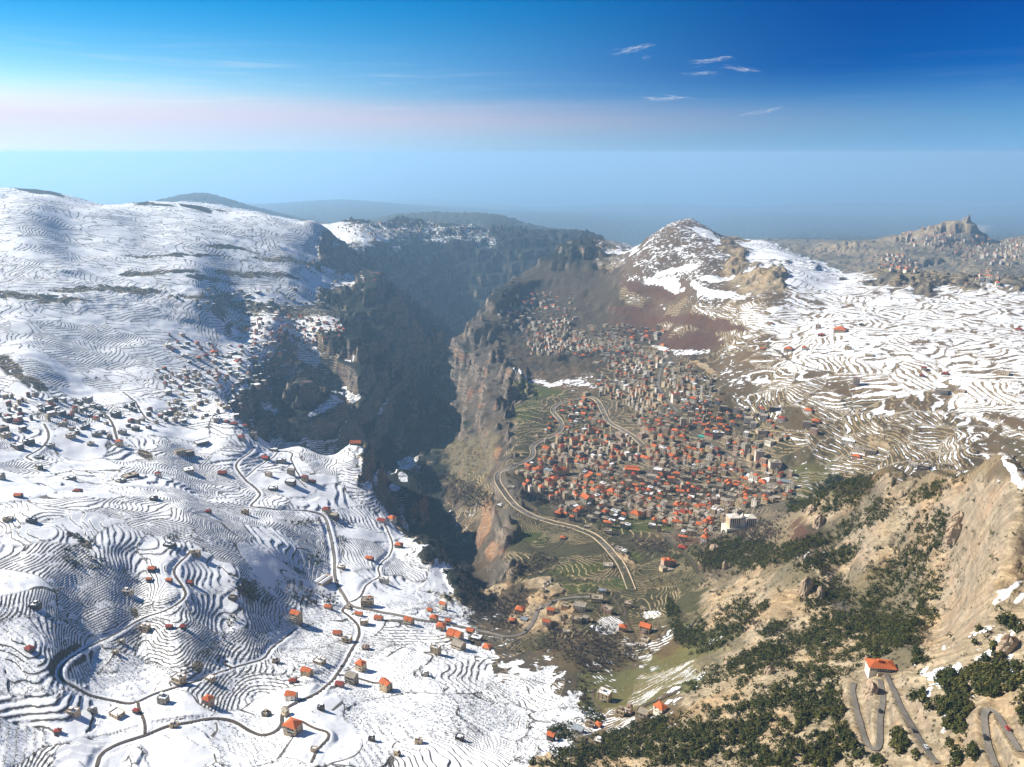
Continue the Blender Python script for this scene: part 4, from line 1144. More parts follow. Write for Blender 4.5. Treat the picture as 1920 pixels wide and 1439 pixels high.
# ------------------------------------------------------------------ houses that stand apart, each read off the photograph
# (u, v of its foot, breadth in photo pixels, storeys, roof, wall, turn in degrees)
T_, W_, G_, P_, D_ = 'wall_tan', 'wall_white', 'wall_grey', 'wall_pink', 'wall_dark'
SINGLE = [
    (273, 1183, 17, 2, 's', T_, 20), (66, 1139, 17, 1, 's', D_, 10), (229, 1206, 8, 1, 's', T_, 0), (217, 1226, 9, 1, 's', T_, 0), (336, 1278, 22, 2, 's', T_, 25), (394, 1276, 16, 1, 's', T_, 15),
    (391, 1320, 17, 2, 'h', P_, 20), (307, 1318, 19, 2, 's', G_, 10), (220, 1342, 24, 1, 's', T_, 20), (174, 1338, 13, 1, 's', G_, 10), (138, 1338, 18, 1, 's', T_, 15), (109, 1376, 10, 1, 'H', D_, 0), (327, 1364, 13, 1, 's', T_, -10),
    (256, 1337, 10, 1, 'H', D_, 0), (500, 1342, 16, 1, 'f', D_, 20), (318, 1179, 11, 1, 'G', D_, 10), (344, 1179, 6, 1, 'G', D_, 0), (280, 1090, 8, 1, 'g', D_, 0), (318, 1091, 9, 1, 'g', D_, 0), (358, 1096, 9, 1, 'G', D_, 20), (286, 1070, 12, 1, 'g', D_, 10),
    (437, 1124, 16, 1, 'f', D_, 10), (240, 1113, 14, 1, 's', T_, 0), (56, 1221, 16, 1, 'H', D_, 25),
    (556, 1166, 21, 4, 'r', T_, 12), (689, 1135, 25, 3, 't', T_, -14), (633, 1190, 17, 1, 'g', T_, 5), (651, 1204, 19, 2, 's', T_, 0), (616, 1142, 15, 1, 'r', T_, 10), (673, 1154, 15, 1, 'g', T_, 10), (683, 1171, 17, 2, 's', T_, -10),
    (653, 1141, 15, 1, 'f', G_, 10), (710, 1162, 17, 1, 'r', T_, 5), (767, 1170, 19, 2, 'r', T_, 10), (831, 1143, 14, 3, 'r', W_, 15), (806, 1147, 10, 1, 'g', T_, 0), (814, 1164, 14, 2, 'h', T_, 10), (827, 1180, 18, 2, 'h', T_, 10), (853, 1197, 30, 2, 'r', T_, 10), (893, 1199, 24, 1, 's', G_, 8), (882, 1186, 14, 1, 'g', T_, 5),
    (840, 1166, 10, 1, 'g', T_, 0), (817, 1226, 19, 3, 's', T_, 5), (860, 1216, 25, 2, 'k', T_, 12), (913, 1216, 16, 1, 'h', T_, 10), (686, 1217, 13, 1, 'f', P_, 0), (677, 1256, 18, 3, 'h', T_, 18), (660, 1281, 22, 3, 'k', G_, 15), (724, 1295, 24, 3, 'r', T_, 30),
    (576, 1266, 22, 2, 'r', T_, 10), (550, 1280, 13, 1, 'H', D_, 0), (599, 1243, 21, 1, 's', T_, 8), (518, 1243, 13, 1, 's', T_, 0), (547, 1313, 22, 2, 'r', W_, 5), (536, 1342, 15, 2, 'k', T_, 40), (550, 1373, 29, 3, 'h', T_, 22), (637, 1286, 16, 1, 'G', P_, 5),
    (602, 1331, 12, 1, 's', D_, 0), (797, 1267, 15, 1, 's', G_, 0), (697, 1389, 9, 1, 's', D_, 0), (785, 1394, 15, 1, 's', T_, 0), (862, 1387, 16, 1, 's', D_, 10), (589, 1409, 10, 1, 's', T_, 0), (745, 1417, 12, 1, 's', T_, 30), (720, 1092, 18, 2, 's', W_, 5),
    (975, 1150, 18, 2, 'h', P_, 10), (1033, 1151, 15, 2, 'r', P_, 10), (1025, 1170, 16, 2, 'g', W_, 5), (961, 1168, 11, 1, 'h', D_, 0), (983, 1164, 15, 1, 'm', W_, 10), (1087, 1140, 26, 2, 'f', W_, -8), (1082, 1168, 20, 2, 'f', T_, 10), (1097, 1165, 16, 2, 'f', G_, 10), (1060, 1141, 14, 1, 'f', T_, 0),
    (1138, 1148, 22, 2, 'f', P_, 5), (1119, 1128, 24, 2, 'f', T_, -5), (1129, 1110, 15, 1, 'm', W_, 5), (1168, 1182, 15, 2, 'h', P_, 5), (1210, 1186, 22, 3, 'g', P_, 12), (1208, 1203, 20, 1, 'f', T_, 5), (1133, 1312, 26, 3, 's', T_, 8), (1163, 1343, 17, 2, 'f', T_, 10), (1180, 1338, 9, 3, 'f', P_, 10), (1204, 1346, 24, 2, 'f', T_, 10),
    (1238, 1337, 22, 2, 'h', W_, 30), (1122, 1363, 11, 1, 'h', P_, 10), (1105, 1362, 16, 1, 'f', T_, 0), (1083, 1371, 22, 1, 'm', G_, 10), (1033, 1388, 15, 2, 'g', D_, 15), (1121, 1394, 13, 1, 's', W_, 0), (1178, 1138, 17, 2, 'f', T_, 5), (1205, 1146, 10, 1, 'f', T_, 0), (1140, 1062, 20, 1, 'f', W_, -5), (1062, 1188, 12, 1, 'f', W_, 0),
    (1160, 1032, 14, 1, 'f', W_, 10), (1170, 1036, 12, 1, 's', W_, 0), (1140, 1000, 14, 2, 'f', T_, 0), (1222, 990, 16, 2, 's', T_, 0), (1056, 1010, 10, 1, 'h', P_, 0), (937, 955, 12, 2, 's', T_, 10), (958, 915, 12, 1, 'f', W_, 0), (965, 873, 10, 1, 'f', T_, 0), (1280, 1030, 18, 1, 'H', P_, 10),
    (612, 960, 14, 2, 'H', T_, 10), (626, 973, 20, 2, 'f', D_, 10), (735, 978, 16, 2, 'h', W_, 20), (716, 978, 18, 1, 'G', W_, 10), (750, 979, 12, 1, 'f', W_, 10), (748, 1027, 15, 2, 'h', D_, 0), (572, 902, 12, 3, 'H', T_, 0), (585, 905, 14, 1, 'H', D_, 0), (546, 890, 13, 3, 'f', G_, 0), (504, 893, 12, 2, 's', T_, 0), (545, 908, 20, 2, 's', D_, 0), (498, 862, 15, 1, 'G', D_, 10),
    (528, 868, 18, 2, 's', G_, 0), (513, 845, 16, 1, 's', G_, 0), (460, 800, 10, 1, 'H', D_, 0), (439, 796, 12, 1, 'H', D_, 0), (425, 793, 10, 1, 'H', D_, 0), (453, 825, 12, 2, 'H', G_, 0), (475, 821, 12, 3, 'f', G_, 0), (512, 918, 18, 1, 's', D_, 0), (460, 964, 12, 2, 's', T_, 0), (417, 889, 14, 1, 'G', D_, 0), (693, 1049, 14, 1, 'g', D_, 0), (640, 1066, 14, 1, 's', T_, 0),
    (224, 836, 11, 3, 'h', T_, 10), (133, 821, 13, 2, 's', T_, 0), (136, 808, 10, 2, 's', T_, 0), (255, 807, 12, 2, 's', D_, 0), (161, 802, 12, 2, 's', D_, 0), (230, 815, 13, 2, 's', G_, 0), (74, 861, 12, 1, 's', D_, 0), (146, 924, 15, 1, 'H', D_, 0), (16, 976, 14, 1, 's', T_, 0), (59, 978, 14, 1, 's', D_, 10), (297, 895, 10, 2, 'H', W_, 0), (289, 937, 13, 1, 's', D_, 0), (318, 1025, 20, 1, 's', D_, 10),
    (367, 1041, 17, 1, 'f', T_, 10), (35, 932, 12, 1, 'g', D_, 0), (34, 794, 14, 2, 'H', D_, 0), (94, 838, 13, 1, 's', G_, 0), (391, 962, 10, 1, 'H', D_, 0), (3, 898, 10, 2, 's', G_, 0), (118, 800, 12, 2, 's', T_, 0), (190, 812, 12, 1, 's', D_, 0),
    (1605, 722, 11, 5, 'f', P_, 0), (1478, 658, 17, 2, 'h', T_, 0), (1508, 656, 10, 2, 'h', W_, 0), (1430, 656, 10, 1, 'h', T_, 0), (1732, 694, 9, 2, 'H', T_, 0), (1728, 706, 8, 1, 'H', D_, 0), (1772, 702, 11, 1, 'H', D_, 0), (1882, 703, 18, 2, 'f', T_, 5), (1575, 622, 24, 2, 'h', T_, 0), (1534, 616, 9, 3, 'f', P_, 0), (1540, 630, 12, 1, 'H', D_, 0), (1910, 620, 12, 1, 'H', T_, 0), (1446, 608, 8, 1, 'H', T_, 0), (1590, 656, 12, 2, 'f', T_, 0), (1630, 668, 16, 1, 'f', T_, 0), (1800, 735, 18, 1, 'f', T_, 0), (1765, 738, 22, 2, 'f', G_, 0), (1580, 525, 12, 2, 'f', D_, 0), (1615, 610, 8, 1, 'f', D_, 0),
    (1466, 790, 15, 2, 'H', W_, 0), (1512, 800, 17, 3, 'f', T_, 0), (1526, 812, 16, 3, 'f', P_, 10), (1530, 792, 14, 1, 'h', T_, 0), (1516, 772, 16, 1, 'h', W_, 0), (1451, 770, 18, 2, 'f', D_, 0), (1382, 773, 14, 3, 'f', G_, 0), (1356, 770, 14, 3, 'f', D_, 0), (1426, 820, 22, 2, 'f', T_, 0), (1590, 830, 26, 1, 's', W_, 0), (1612, 844, 22, 1, 'f', G_, 10), (1632, 850, 20, 2, 'f', T_, 0), (1606, 858, 14, 1, 'h', P_, 0), (1730, 880, 20, 2, 'f', D_, 5), (1712, 874, 14, 2, 'f', W_, 5),
    (1435, 930, 18, 3, 'f', W_, 0), (1455, 935, 16, 1, 'f', P_, 0), (1437, 893, 12, 2, 's', T_, 0), (1472, 905, 20, 1, 'm', G_, 0),
]
rng_h = random.Random(5)
NEAR = []
_u = np.array([h[0] for h in SINGLE], float)
_v = np.array([h[1] for h in SINGLE], float)
HX, HY, HZ = ground_under(_u, _v)
for (u, v, px, n, roof, wall, deg), x, y, zr in zip(SINGLE, HX, HY, HZ):
    w = px * slant(x, y, zr) / F * (.84 if px > 14 else .92)
    w = max(5.0, min(w, 34))
    d = w * rng_h.uniform(.62, .8) if roof != 'h' else w * .85
    NEAR.append((u, v, x, y, zr, w, d, n, roof, wall, R(-deg - 16 + rng_h.uniform(-9, 9) - math.degrees(math.atan2(x, y)) * .5)))
# ------------------------------------------------------------------ houses of the town and the villages, scattered street by street
def inside(poly, u, v):
    c = False
    j = len(poly) - 1
    for i in range(len(poly)):
        (x1, y1), (x2, y2) = poly[i], poly[j]
        if (y1 > v) != (y2 > v) and u < (x2 - x1) * (v - y1) / (y2 - y1) + x1:
            c = not c
        j = i
    return c


QUARTERS = [  # outline, how many tries, spacing in metres, roofs, walls, storeys, turn
    ([(985, 885), (1000, 855), (1060, 838), (1150, 835), (1200, 805), (1260, 795), (1330, 795), (1400, 835), (1470, 880), (1482, 918), (1440, 945), (1400, 952), (1350, 975), (1340, 1005), (1300, 1010), (1270, 985), (1220, 970), (1180, 945), (1130, 942), (1060, 932), (1020, 922), (985, 905)], 5200, 18.5, 'hhhggrHffffffffkms', [T_, T_, T_, T_, W_, P_, G_], (2, 2, 3, 3, 3, 4), 12),
    ([(1190, 695), (1235, 680), (1250, 690), (1290, 685), (1330, 720), (1352, 785), (1300, 795), (1210, 805), (1180, 765), (1130, 748), (1115, 722), (1180, 700)], 900, 21, 'hhgfffffs', [T_, T_, W_, W_, G_], (2, 3, 3, 4), 10),
    ([(1045, 760), (1110, 742), (1150, 800), (1150, 838), (1060, 840), (1015, 830)], 260, 22, 'hhgffs', [T_, W_, G_, D_], (1, 2, 3), 10),
    ([(1040, 940), (1170, 950), (1180, 985), (1090, 985), (1050, 965)], 110, 24, 'hffs', [T_, G_, D_], (1, 2, 3), 10),
    ([(1330, 765), (1440, 775), (1475, 835), (1400, 832), (1340, 800)], 130, 24, 'hhffs', [T_, W_, G_], (2, 3), 10),
    ([(1225, 955), (1330, 1000), (1320, 1015), (1270, 1010), (1235, 985)], 160, 20, 'hhff', [T_, W_, P_], (2, 3, 4), 10),
    ([(1045, 610), (1062, 625), (1100, 628), (1160, 640), (1205, 662), (1180, 690), (1120, 662), (1050, 662), (985, 658), (1000, 648), (1040, 640)], 1500, 16, 'hgffffff', [W_, W_, T_, T_], (2, 3, 3), 12),
    ([(960, 575), (1010, 545), (1060, 560), (1075, 600), (1050, 640), (990, 640), (930, 600)], 420, 34, 'hHffff', [W_, W_, T_], (1, 2, 2), 12),
    ([(1130, 620), (1170, 612), (1230, 628), (1250, 645), (1160, 650)], 160, 30, 'fffh', [W_, T_], (2, 3), 10),
    ([(1180, 660), (1260, 668), (1240, 690), (1150, 700), (1120, 690)], 160, 28, 'fhff', [T_, W_], (1, 2), 10),
    ([(0, 742), (120, 748), (250, 765), (400, 750), (470, 762), (420, 792), (250, 802), (0, 808)], 260, 21, 'ssssssfH', [D_, D_, G_, T_], (2, 2, 3), 0),
    ([(280, 700), (400, 690), (520, 690), (560, 702), (480, 735), (330, 745)], 200, 22, 'sssssfHh', [D_, G_, T_], (2, 2, 3), 0),
    ([(430, 612), (500, 600), (600, 596), (655, 622), (600, 645), (500, 640)], 260, 22, 'HHhhss', [D_, P_, T_], (1, 2, 3), 0),
    ([(300, 640), (480, 640), (600, 660), (560, 690), (380, 690)], 160, 36, 'sssHh', [D_, G_, T_], (1, 2), 0),
    ([(350, 545), (560, 545), (600, 570), (480, 590), (360, 570)], 110, 45, 'sssf', [D_, G_], (1, 2), 0),
    ([(0, 815), (280, 805), (400, 830), (420, 870), (280, 900), (60, 900)], 24, 40, 'sssf', [D_, G_, T_], (1, 2), 0),
    ([(580, 500), (700, 512), (720, 522), (640, 530)], 90, 30, 'ssHf', [D_, T_], (1, 2), 0),
    ([(640, 426), (820, 420), (935, 434), (930, 442), (800, 438), (680, 442)], 260, 26, 'sfhf', [W_, T_, P_], (2, 3), 0),
    ([(1690, 438), (1760, 440), (1840, 455), (1919, 452), (1919, 500), (1840, 488), (1780, 470), (1690, 458)], 620, 24, 'hhhffff', [W_, W_, T_, P_], (3, 4, 5, 6), 0),
    ([(1640, 480), (1700, 485), (1720, 510), (1650, 505)], 160, 30, 'hhf', [W_, T_], (2, 3), 0),
    ([(1830, 515), (1870, 515), (1870, 524), (1830, 524)], 30, 26, 'hf', [W_, T_], (2, 3), 0),
]
LANDMARK_FOOT = [(1062, 888, 26), (1185, 882, 34), (1390, 992, 46), (1041, 880, 20), (1256, 1062, 30), (1303, 820, 16)]
LX, LY, LZ = ground_under([a[0] for a in LANDMARK_FOOT], [a[1] for a in LANDMARK_FOOT])
taken = [(x, y, max(w, d) * .62) for (_, _, x, y, _, w, d, *_r) in NEAR] + [(x, y, a[2]) for x, y, a in zip(LX, LY, LANDMARK_FOOT)]
grid = {}
for t_ in taken:
    grid.setdefault((int(t_[0] // 40), int(t_[1] // 40)), []).append(t_)


def clear(x, y, r):
    gx, gy = int(x // 40), int(y // 40)
    for i in (-1, 0, 1):
        for j in (-1, 0, 1):
            for (a, b, q) in grid.get((gx + i, gy + j), ()):
                if (a - x) ** 2 + (b - y) ** 2 < (q + r) ** 2:
                    return False
    return True


def on_road(x, y):
    c, r = int(round(np.interp(x / y, A_AX, np.arange(NA)))), int(round(np.interp(math.log(y), B_AX, np.arange(NB))))
    return TW[r, c] > .25


SPREAD = []
for poly, tries, gap, roofs, walls, storeys, turn in QUARTERS:
    us = [p[0] for p in poly]
    vs = [p[1] for p in poly]
    cand = [(rng_h.uniform(min(us), max(us)), rng_h.uniform(min(vs), max(vs))) for _ in range(tries)]
    cand = [(c[0] + rng_h.gauss(0, 9), c[1] + rng_h.gauss(0, 6)) for c in cand if inside(poly, *c)]
    if not cand:
        continue
    X, Y, Zr = ground_under([c[0] for c in cand], [c[1] for c in cand])
    for (u, v), x, y, zr in zip(cand, X, Y, Zr):
        w = rng_h.choice((rng_h.uniform(7, 11), rng_h.uniform(7, 11), rng_h.uniform(9, 14), rng_h.uniform(12, 20))) * min(gap, 30) / 17 * (.88 if gap < 19 else .66)
        w = min(w, 24)
        r = w * .48 + rng_h.choice((0, .4, 1.5, 4.0)) * gap / 15.5
        if on_road(x, y) or not clear(x, y, r):
            continue
        grid.setdefault((int(x // 40), int(y // 40)), []).append((x, y, r))
        roof = rng_h.choice(roofs)
        d = w * rng_h.uniform(.5, .95)
        SPREAD.append((u, v, x, y, zr, w, d, rng_h.choice(storeys), roof, rng_h.choice(walls), R(-42 + 30 * math.sin(x / 90 + y / 140) * math.cos(y / 77) + rng_h.choice((0, 90)) + rng_h.uniform(-8, 8))))
SPREAD.sort(key=lambda h: -h[5] / h[3])
N_INDIV = max(0, 312 - len(NEAR))
# keep those that show largest as single things
INDIV, REST = SPREAD[:N_INDIV], SPREAD[N_INDIV:]
print('houses', len(NEAR), len(SPREAD))


def settle(x, y, w):
    """height of a foundation: a little above the mean of the ground round it"""
    k = w * .4
    z = ground_z([x - k, x + k, x - k, x + k, x], [y - k, y - k, y + k, y + k, y])
    return float(z.max() * .35 + z.mean() * .65) + CAM_Z


near_u = 0
for (u, v, x, y, zr, w, d, n, roof, wall, rz) in NEAR + INDIV:
    det = 2 if w / slant(x, y, zr) * F > 15.5 and (u, v) in {(h[0], h[1]) for h in SINGLE} else 1
    ob = make_house(x, y, settle(x, y, w), rz, w, d, n, roof, wall, rng_h, det)
    kindw = 'hut' if (n == 1 and w < 8) else ('block' if n >= 4 else ('shed' if n == 1 and roof in 'sfm' else 'house'))
    HOUSES.append(dict(u=u, v=v, ob=ob, kind=kindw, wall=WALLNAME[wall], roof=ROOFNAME[roof], n=NUM[n]))


def simple_house(w, d, n, roof, wall, rng):
    mb = MB()
    slot = {T_: 0, W_: 1, G_: 2, P_: 3, D_: 4}[wall]
    rs = {'h': 5, 'g': 5, 'r': 5, 'H': 6, 'G': 6, 'f': 7, 't': 7, 's': 8, 'm': 7, 'k': 7}[roof]
    h = n * STOREY
    mb.box(-w / 2, w / 2, -d / 2, d / 2, -6, h, slot)
    if roof in 'hH':
        mb.hip(w, d, h, min(w, d) * .32, .6, rs)
    elif roof in 'gGrk':
        mb.gable(w, d, h, d * .34, .5, rs, slot)
    else:
        mb.box(-w / 2 - .25, w / 2 + .25, -d / 2 - .25, d / 2 + .25, h - .1, h + .5, slot, rs)
        if rng.random() < .6:
            mb.box(-w * .2, w * .1, -d * .1, d * .25, h + .5, h + 2.9, slot, rs)
    for lev in range(n):
        z = lev * STOREY + 1.2
        for i in range(max(2, int(w // 4))):
            p = (i + .5) / max(2, int(w // 4)) * w - w / 2
            mb.box(p - .8, p + .8, -d / 2 - .08, -d / 2 + .05, z, z + 1.5, 9)
        for i in range(2):
            p = (i + .5) / 2 * d - d / 2
            mb.box(w / 2 - .05, w / 2 + .08, p - .8, p + .8, z, z + 1.5, 9)
            mb.box(-w / 2 - .08, -w / 2 + .05, p - .8, p + .8, z, z + 1.5, 9)
    return mb.arrays()


if REST:
    items = [(simple_house(w, d, n, roof, wall, rng_h), x, y, settle(x, y, w), rz, (1, 1, 1)) for (u, v, x, y, zr, w, d, n, roof, wall, rz) in REST]
    merge('distant_houses', items, [M[T_], M[W_], M[G_], M[P_], M[D_], M['tile'], M['tile_red'], M['roof_flat'], M['roof_snow'], M['glass']],
          kind='stuff', label='far village houses in pale and red-roofed clusters on both sides of the gorge')
    for (u, v, x, y, zr, w, *_q) in REST:
        FOOT.append((x, y, w * .8))

# ------------------------------------------------------------------ landmark buildings
def at_pixel(u, v):
    x, y, z = ground_under(u, v)
    return float(x[0]), float(y[0]), float(z[0])


def landmark(name, label, cat, u, v, deg=0, dz=0.0):
    x, y, z = at_pixel(u, v)
    o = linked(name, None, loc=(x, y, settle(x, y, 16) + dz), rz=R(deg), label=label, category=cat)
    FOOT.append((x, y, 22))
    return o


def part(name, mb, mats, parent, **kw):
    return linked(name, mb.mesh(name, [M[m] for m in mats]), parent, **kw)


def window_row(parent, x0, x1, y, z, k, ang=0, ww=1.4, wh=1.9):
    for i in range(k):
        p = x0 + (i + .5) / k * (x1 - x0)
        o = linked('window', PANE_ME, parent, (p, y, z) if ang == 0 else (y, p, z), ang)
        o.scale = (ww, 1, wh)


# church with the tall bell tower
ch = landmark('church', 'tan stone church with orange roof, red dome and tall pointed bell tower', 'church', 1050, 889, 8)
b = MB(); b.box(-16, 12, -7, 7, -6, 11, 0); part('nave', b, [T_], ch)
b = MB(); b.gable(28, 14, 11, 5, .5, 0, 1, cx=-2); part('roof', b, ['tile', T_], ch)
b = MB(); b.lathe([(4.2, 11), (4.2, 17), (4.6, 17.2), (4.6, 17.8)], 10, -10, 0); part('drum', b, [T_], ch)
b = MB(); b.lathe([(4.6, 17.8), (4.2, 20), (3.0, 21.8), (1.4, 23), (.3, 23.8), (.12, 25.5), (.01, 25.6)], 10, -10, 0); part('dome', b, ['tile_red'], ch)
tw = MB(); tw.box(14, 20, -3, 3, -8, 22, 0); tw.box(13.6, 20.4, -3.4, 3.4, 22, 22.8, 0); tw.box(14.4, 19.6, -2.6, 2.6, 22.8, 28, 0)
tow = part('bell_tower', tw, [T_], ch)
b = MB()
b.hip(5.4, 5.4, 28, 11, .3, 0, 17, 0); part('spire', b, ['tile_red'], tow)
window_row(tow, 15, 19, -3.02, 18, 2, 0, 1.0, 2.6); window_row(tow, 15, 19, -2.62, 25.5, 2, 0, 1.0, 3.2)
window_row(tow, -2, 2, 13.98, 18, 1, math.pi / 2, 1.2, 2.6); window_row(tow, -2, 2, 14.38, 25.5, 1, math.pi / 2, 1.2, 3.2)
window_row(ch, -15, 11, -7.02, 6.5, 6, 0, 1.2, 3.4)
# big hall with the long orange roof
hl = landmark('assembly_hall', 'large pale hall under a long bright orange two-tier roof in mid town', 'hall', 1185, 886, -14)
b = MB(); b.box(-15, 15, -8, 8, -7, 9, 0); part('wall', b, ['wall_tan'], hl)
b = MB(); b.gable(30, 16, 9, 4.2, .9, 0, 1); ro = part('roof', b, ['tile', 'wall_tan'], hl)
b = MB(); b.gable(26, 6, 12.9, 2.0, .3, 0, 1); part('roof_lantern', b, ['tile', 'wall_tan'], ro)
b = MB(); b.box(-18, -15, -6, 6, -7, 6, 0); part('porch', b, ['wall_white'], hl)
window_row(hl, -14, 14, -8.02, 6, 8, 0, 1.6, 2.2); window_row(hl, -14, 14, -8.02, 2, 8, 0, 1.6, 1.6)
# second church, square tower and red cap, left of the slope road
c2 = landmark('church', 'orange-roofed church with a square red-capped tower above the town centre', 'church', 1112, 812, 10)
b = MB(); b.box(-8, 8, -5, 5, -6, 9, 0); part('nave', b, [T_], c2)
b = MB(); b.gable(16, 10, 9, 4, .5, 0, 1); part('roof', b, ['tile', T_], c2)
b = MB(); b.box(-12.5, -8, -2.2, 2.2, -6, 17, 0); tw = part('bell_tower', b, [T_], c2)
b = MB(); b.hip(4.5, 4.4, 17, 5, .4, 0, -10.2, 0); part('spire', b, ['tile'], tw)
window_row(c2, -7, 7, -5.02, 5, 4, 0, 1.1, 3)
# ribbed hotel on its terrace
ht = landmark('hotel', 'big cream hotel with tall ribbed arches and white crown beside the pine slope', 'hotel', 1389, 992, 6)
b = MB(); b.box(-29, 27, -13, 11, -12, 5, 0); b.box(-29.4, 27.4, -13.4, -12.9, 5, 6, 0); part('podium', b, ['wall_white'], ht)
for cx, hw, hgt in ((-14, 9.5, 22), (13, 9, 20)):
    b = MB(); b.box(cx - hw, cx + hw, -8, 8, 5, hgt, 0); wg = part('wing', b, ['wall_tan'], ht)
    for i in range(6):
        px_ = cx - hw + .9 + i * (2 * hw - 1.8) / 5
        f_ = MB(); f_.box(px_ - .65, px_ + .65, -9.2, -7.9, 5, hgt - 2, 0); f_.lathe([(.65, hgt - 2), (.5, hgt - 1.4), (.01, hgt - 1.0)], 6, px_, -8.5)
        part('rib', f_, ['wall_white'], wg)
    for i in range(5):
        px_ = cx - hw + .9 + (i + .5) * (2 * hw - 1.8) / 5
        o = linked('window', PANE_ME, wg, (px_, -8.03, (hgt + 5) / 2 - .5)); o.scale = (1.5, 1, hgt - 9)
    b = MB(); b.hip(hw * 2, 16, hgt, 3.2, .4, 0, cx, 0); part('roof', b, ['wall_white'], wg)
b = MB(); b.box(-4, 4, -7, 7, 5, 18, 0); b.lathe([(3.6, 18), (3.6, 21), (4.2, 21.4), (2.6, 24), (1.0, 26), (.2, 29), (.01, 29.2)], 8, 0, -2); part('crown_tower', b, ['wall_white'], ht)
window_row(ht, -28, 26, -13.02, 0.5, 14, 0, 1.8, 2.6)
# monastery with red roofs on its knoll
mo = landmark('monastery', 'stepped pink stone monastery with three small red roofs above terraced ruins', 'monastery', 1252, 1064, 20)
for k_, (x0, x1, y0, y1, z0, z1, rf) in enumerate([(-9, -2, -3, 6, -6, 13, 'tile_red'), (-2, 5, -4, 5, -6, 12, 'tile_red'), (5, 11, -6, 3, -8, 9, 'tile_red'), (-8, 2, -14, -5, -9, 3, 'roof_flat'), (-15, -8, -10, 0, -9, 5, 'roof_flat'), (3, 11, -15, -7, -10, 1, 'roof_flat')]):
    b = MB(); b.box(x0, x1, y0, y1, z0, z1, 0); wg = part('wing', b, ['wall_pink' if k_ < 3 else T_], mo)
    b = MB()
    if rf == 'tile_red':
        b.hip(x1 - x0, y1 - y0, z1, 2.2, .4, 0, (x0 + x1) / 2, (y0 + y1) / 2); part('roof', b, ['tile'], wg)
    else:
        b.box(x0 - .2, x1 + .2, y0 - .2, y1 + .2, z1, z1 + .5, 0); part('roof', b, ['roof_flat'], wg)
    for lev in range(2):
        window_row(wg, x0 + .5, x1 - .5, y0 - .02, z1 - 2.2 - 3.4 * lev, 3, 0, 1.1, 1.6)
# roadside cafe under one broad orange roof
cf = landmark('roadside_cafe', 'long stone cafe with broad orange roof where three roads meet on the tan slope', 'cafe', 1650, 1256, -8)
b = MB(); b.box(-9, 9, -5, 5, -5, 5.4, 0); part('wall', b, ['wall_white'], cf)
b = MB(); b.hip(18, 10, 5.4, 2.4, 1.0, 0); ro = part('roof', b, ['tile'], cf)
b = MB(); b.box(-2.6, .6, -1.2, 1.2, 7.2, 9.1, 0); part('chimney', b, ['tile'], ro)
b = MB(); b.box(-4, 6, -8, -5, -5, 2.4, 0); b.box(-4.2, 6.2, -8.2, -7.9, 2.4, 3.4, 0); part('terrace', b, [T_], cf)
window_row(cf, -8.4, -4.2, -5.02, 3.4, 3, 0, .9, 1.6); window_row(cf, -4, 8.6, -5.02, 3.8, 7, 0, 1.4, 1.4); window_row(cf, -4, 4, -9.02, 3, 3, math.pi / 2, 1, 1.5)
# restaurant on the lip of the gorge
rs = landmark('restaurant', 'clifftop restaurant with two bright red pitched roofs on the lip of the gorge', 'restaurant', 667, 834, 5)
b = MB(); b.box(-11, 11, -5, 5, -5, 4.4, 0); part('wall', b, ['wall_dark'], rs)
for cx in (-6, 5):
    b = MB(); b.gable(10, 11, 4.4, 4.6, .6, 0, 1, cx=cx); part('roof', b, ['tile', 'wall_dark'], rs)
window_row(rs, -10, 10, -5.02, 2.2, 6, 0, 1.5, 1.6)
# long sheds in the snow
sh = landmark('twin_sheds', 'two long parallel white-roofed sheds with tan walls beside the valley road', 'shed', 606, 1092, 62)
for cy in (-4.2, 4.2):
    b = MB(); b.box(-10, 10, cy - 2.6, cy + 2.6, -4, 3.2, 0); wg = part('wall', b, ['wall_tan'], sh)
    b = MB(); b.gable(20, 5.2, 3.2, 1.1, .4, 0, 1, cy=cy); part('roof', b, ['roof_snow', 'wall_tan'], wg)
b = MB(); b.box(9.5, 12, -6.5, 6.5, -4, 4, 0); part('porch', b, ['wall_tan'], sh)
# arched stone house near the top of the big road, apartment towers
def tower(u, v, w, d, n, wall, label, deg, roofm='roof_flat'):
    o = landmark('apartment_tower', label, 'apartment block', u, v, deg)
    b = MB(); b.box(-w / 2, w / 2, -d / 2, d / 2, -8, n * STOREY, 0); part('wall', b, [wall], o)
    b = MB(); b.box(-w / 2 - .3, w / 2 + .3, -d / 2 - .3, d / 2 + .3, n * STOREY, n * STOREY + .8, 0); rf = part('roof', b, [roofm], o)
    b = MB(); b.box(-2, 2, -1.5, 2.5, n * STOREY + .8, n * STOREY + 3.4, 0); part('stair_head', b, [wall], rf)
    for lev in range(n):
        z = lev * STOREY + 1.7
        window_row(o, -w / 2 + .6, w / 2 - .6, -d / 2 - .02, z, max(3, int(w // 4)), 0, 1.6, 1.6)
        window_row(o, -d / 2 + .6, d / 2 - .6, -w / 2 - .02, z, 3, math.pi / 2, 1.4, 1.6)
        window_row(o, -d / 2 + .6, d / 2 - .6, w / 2 + .02, z, 3, math.pi / 2, 1.4, 1.6)
        if lev:
            bl = MB(); bl.box(-w * .3, w * .3, -d / 2 - 1.5, -d / 2, z - 1.85, z - 1.6, 0, bottom=True); bl.box(-w * .3, w * .3, -d / 2 - 1.5, -d / 2 - 1.35, z - 1.6, z - .7, 0)
            part('balcony', bl, ['trim'], o)
    return o


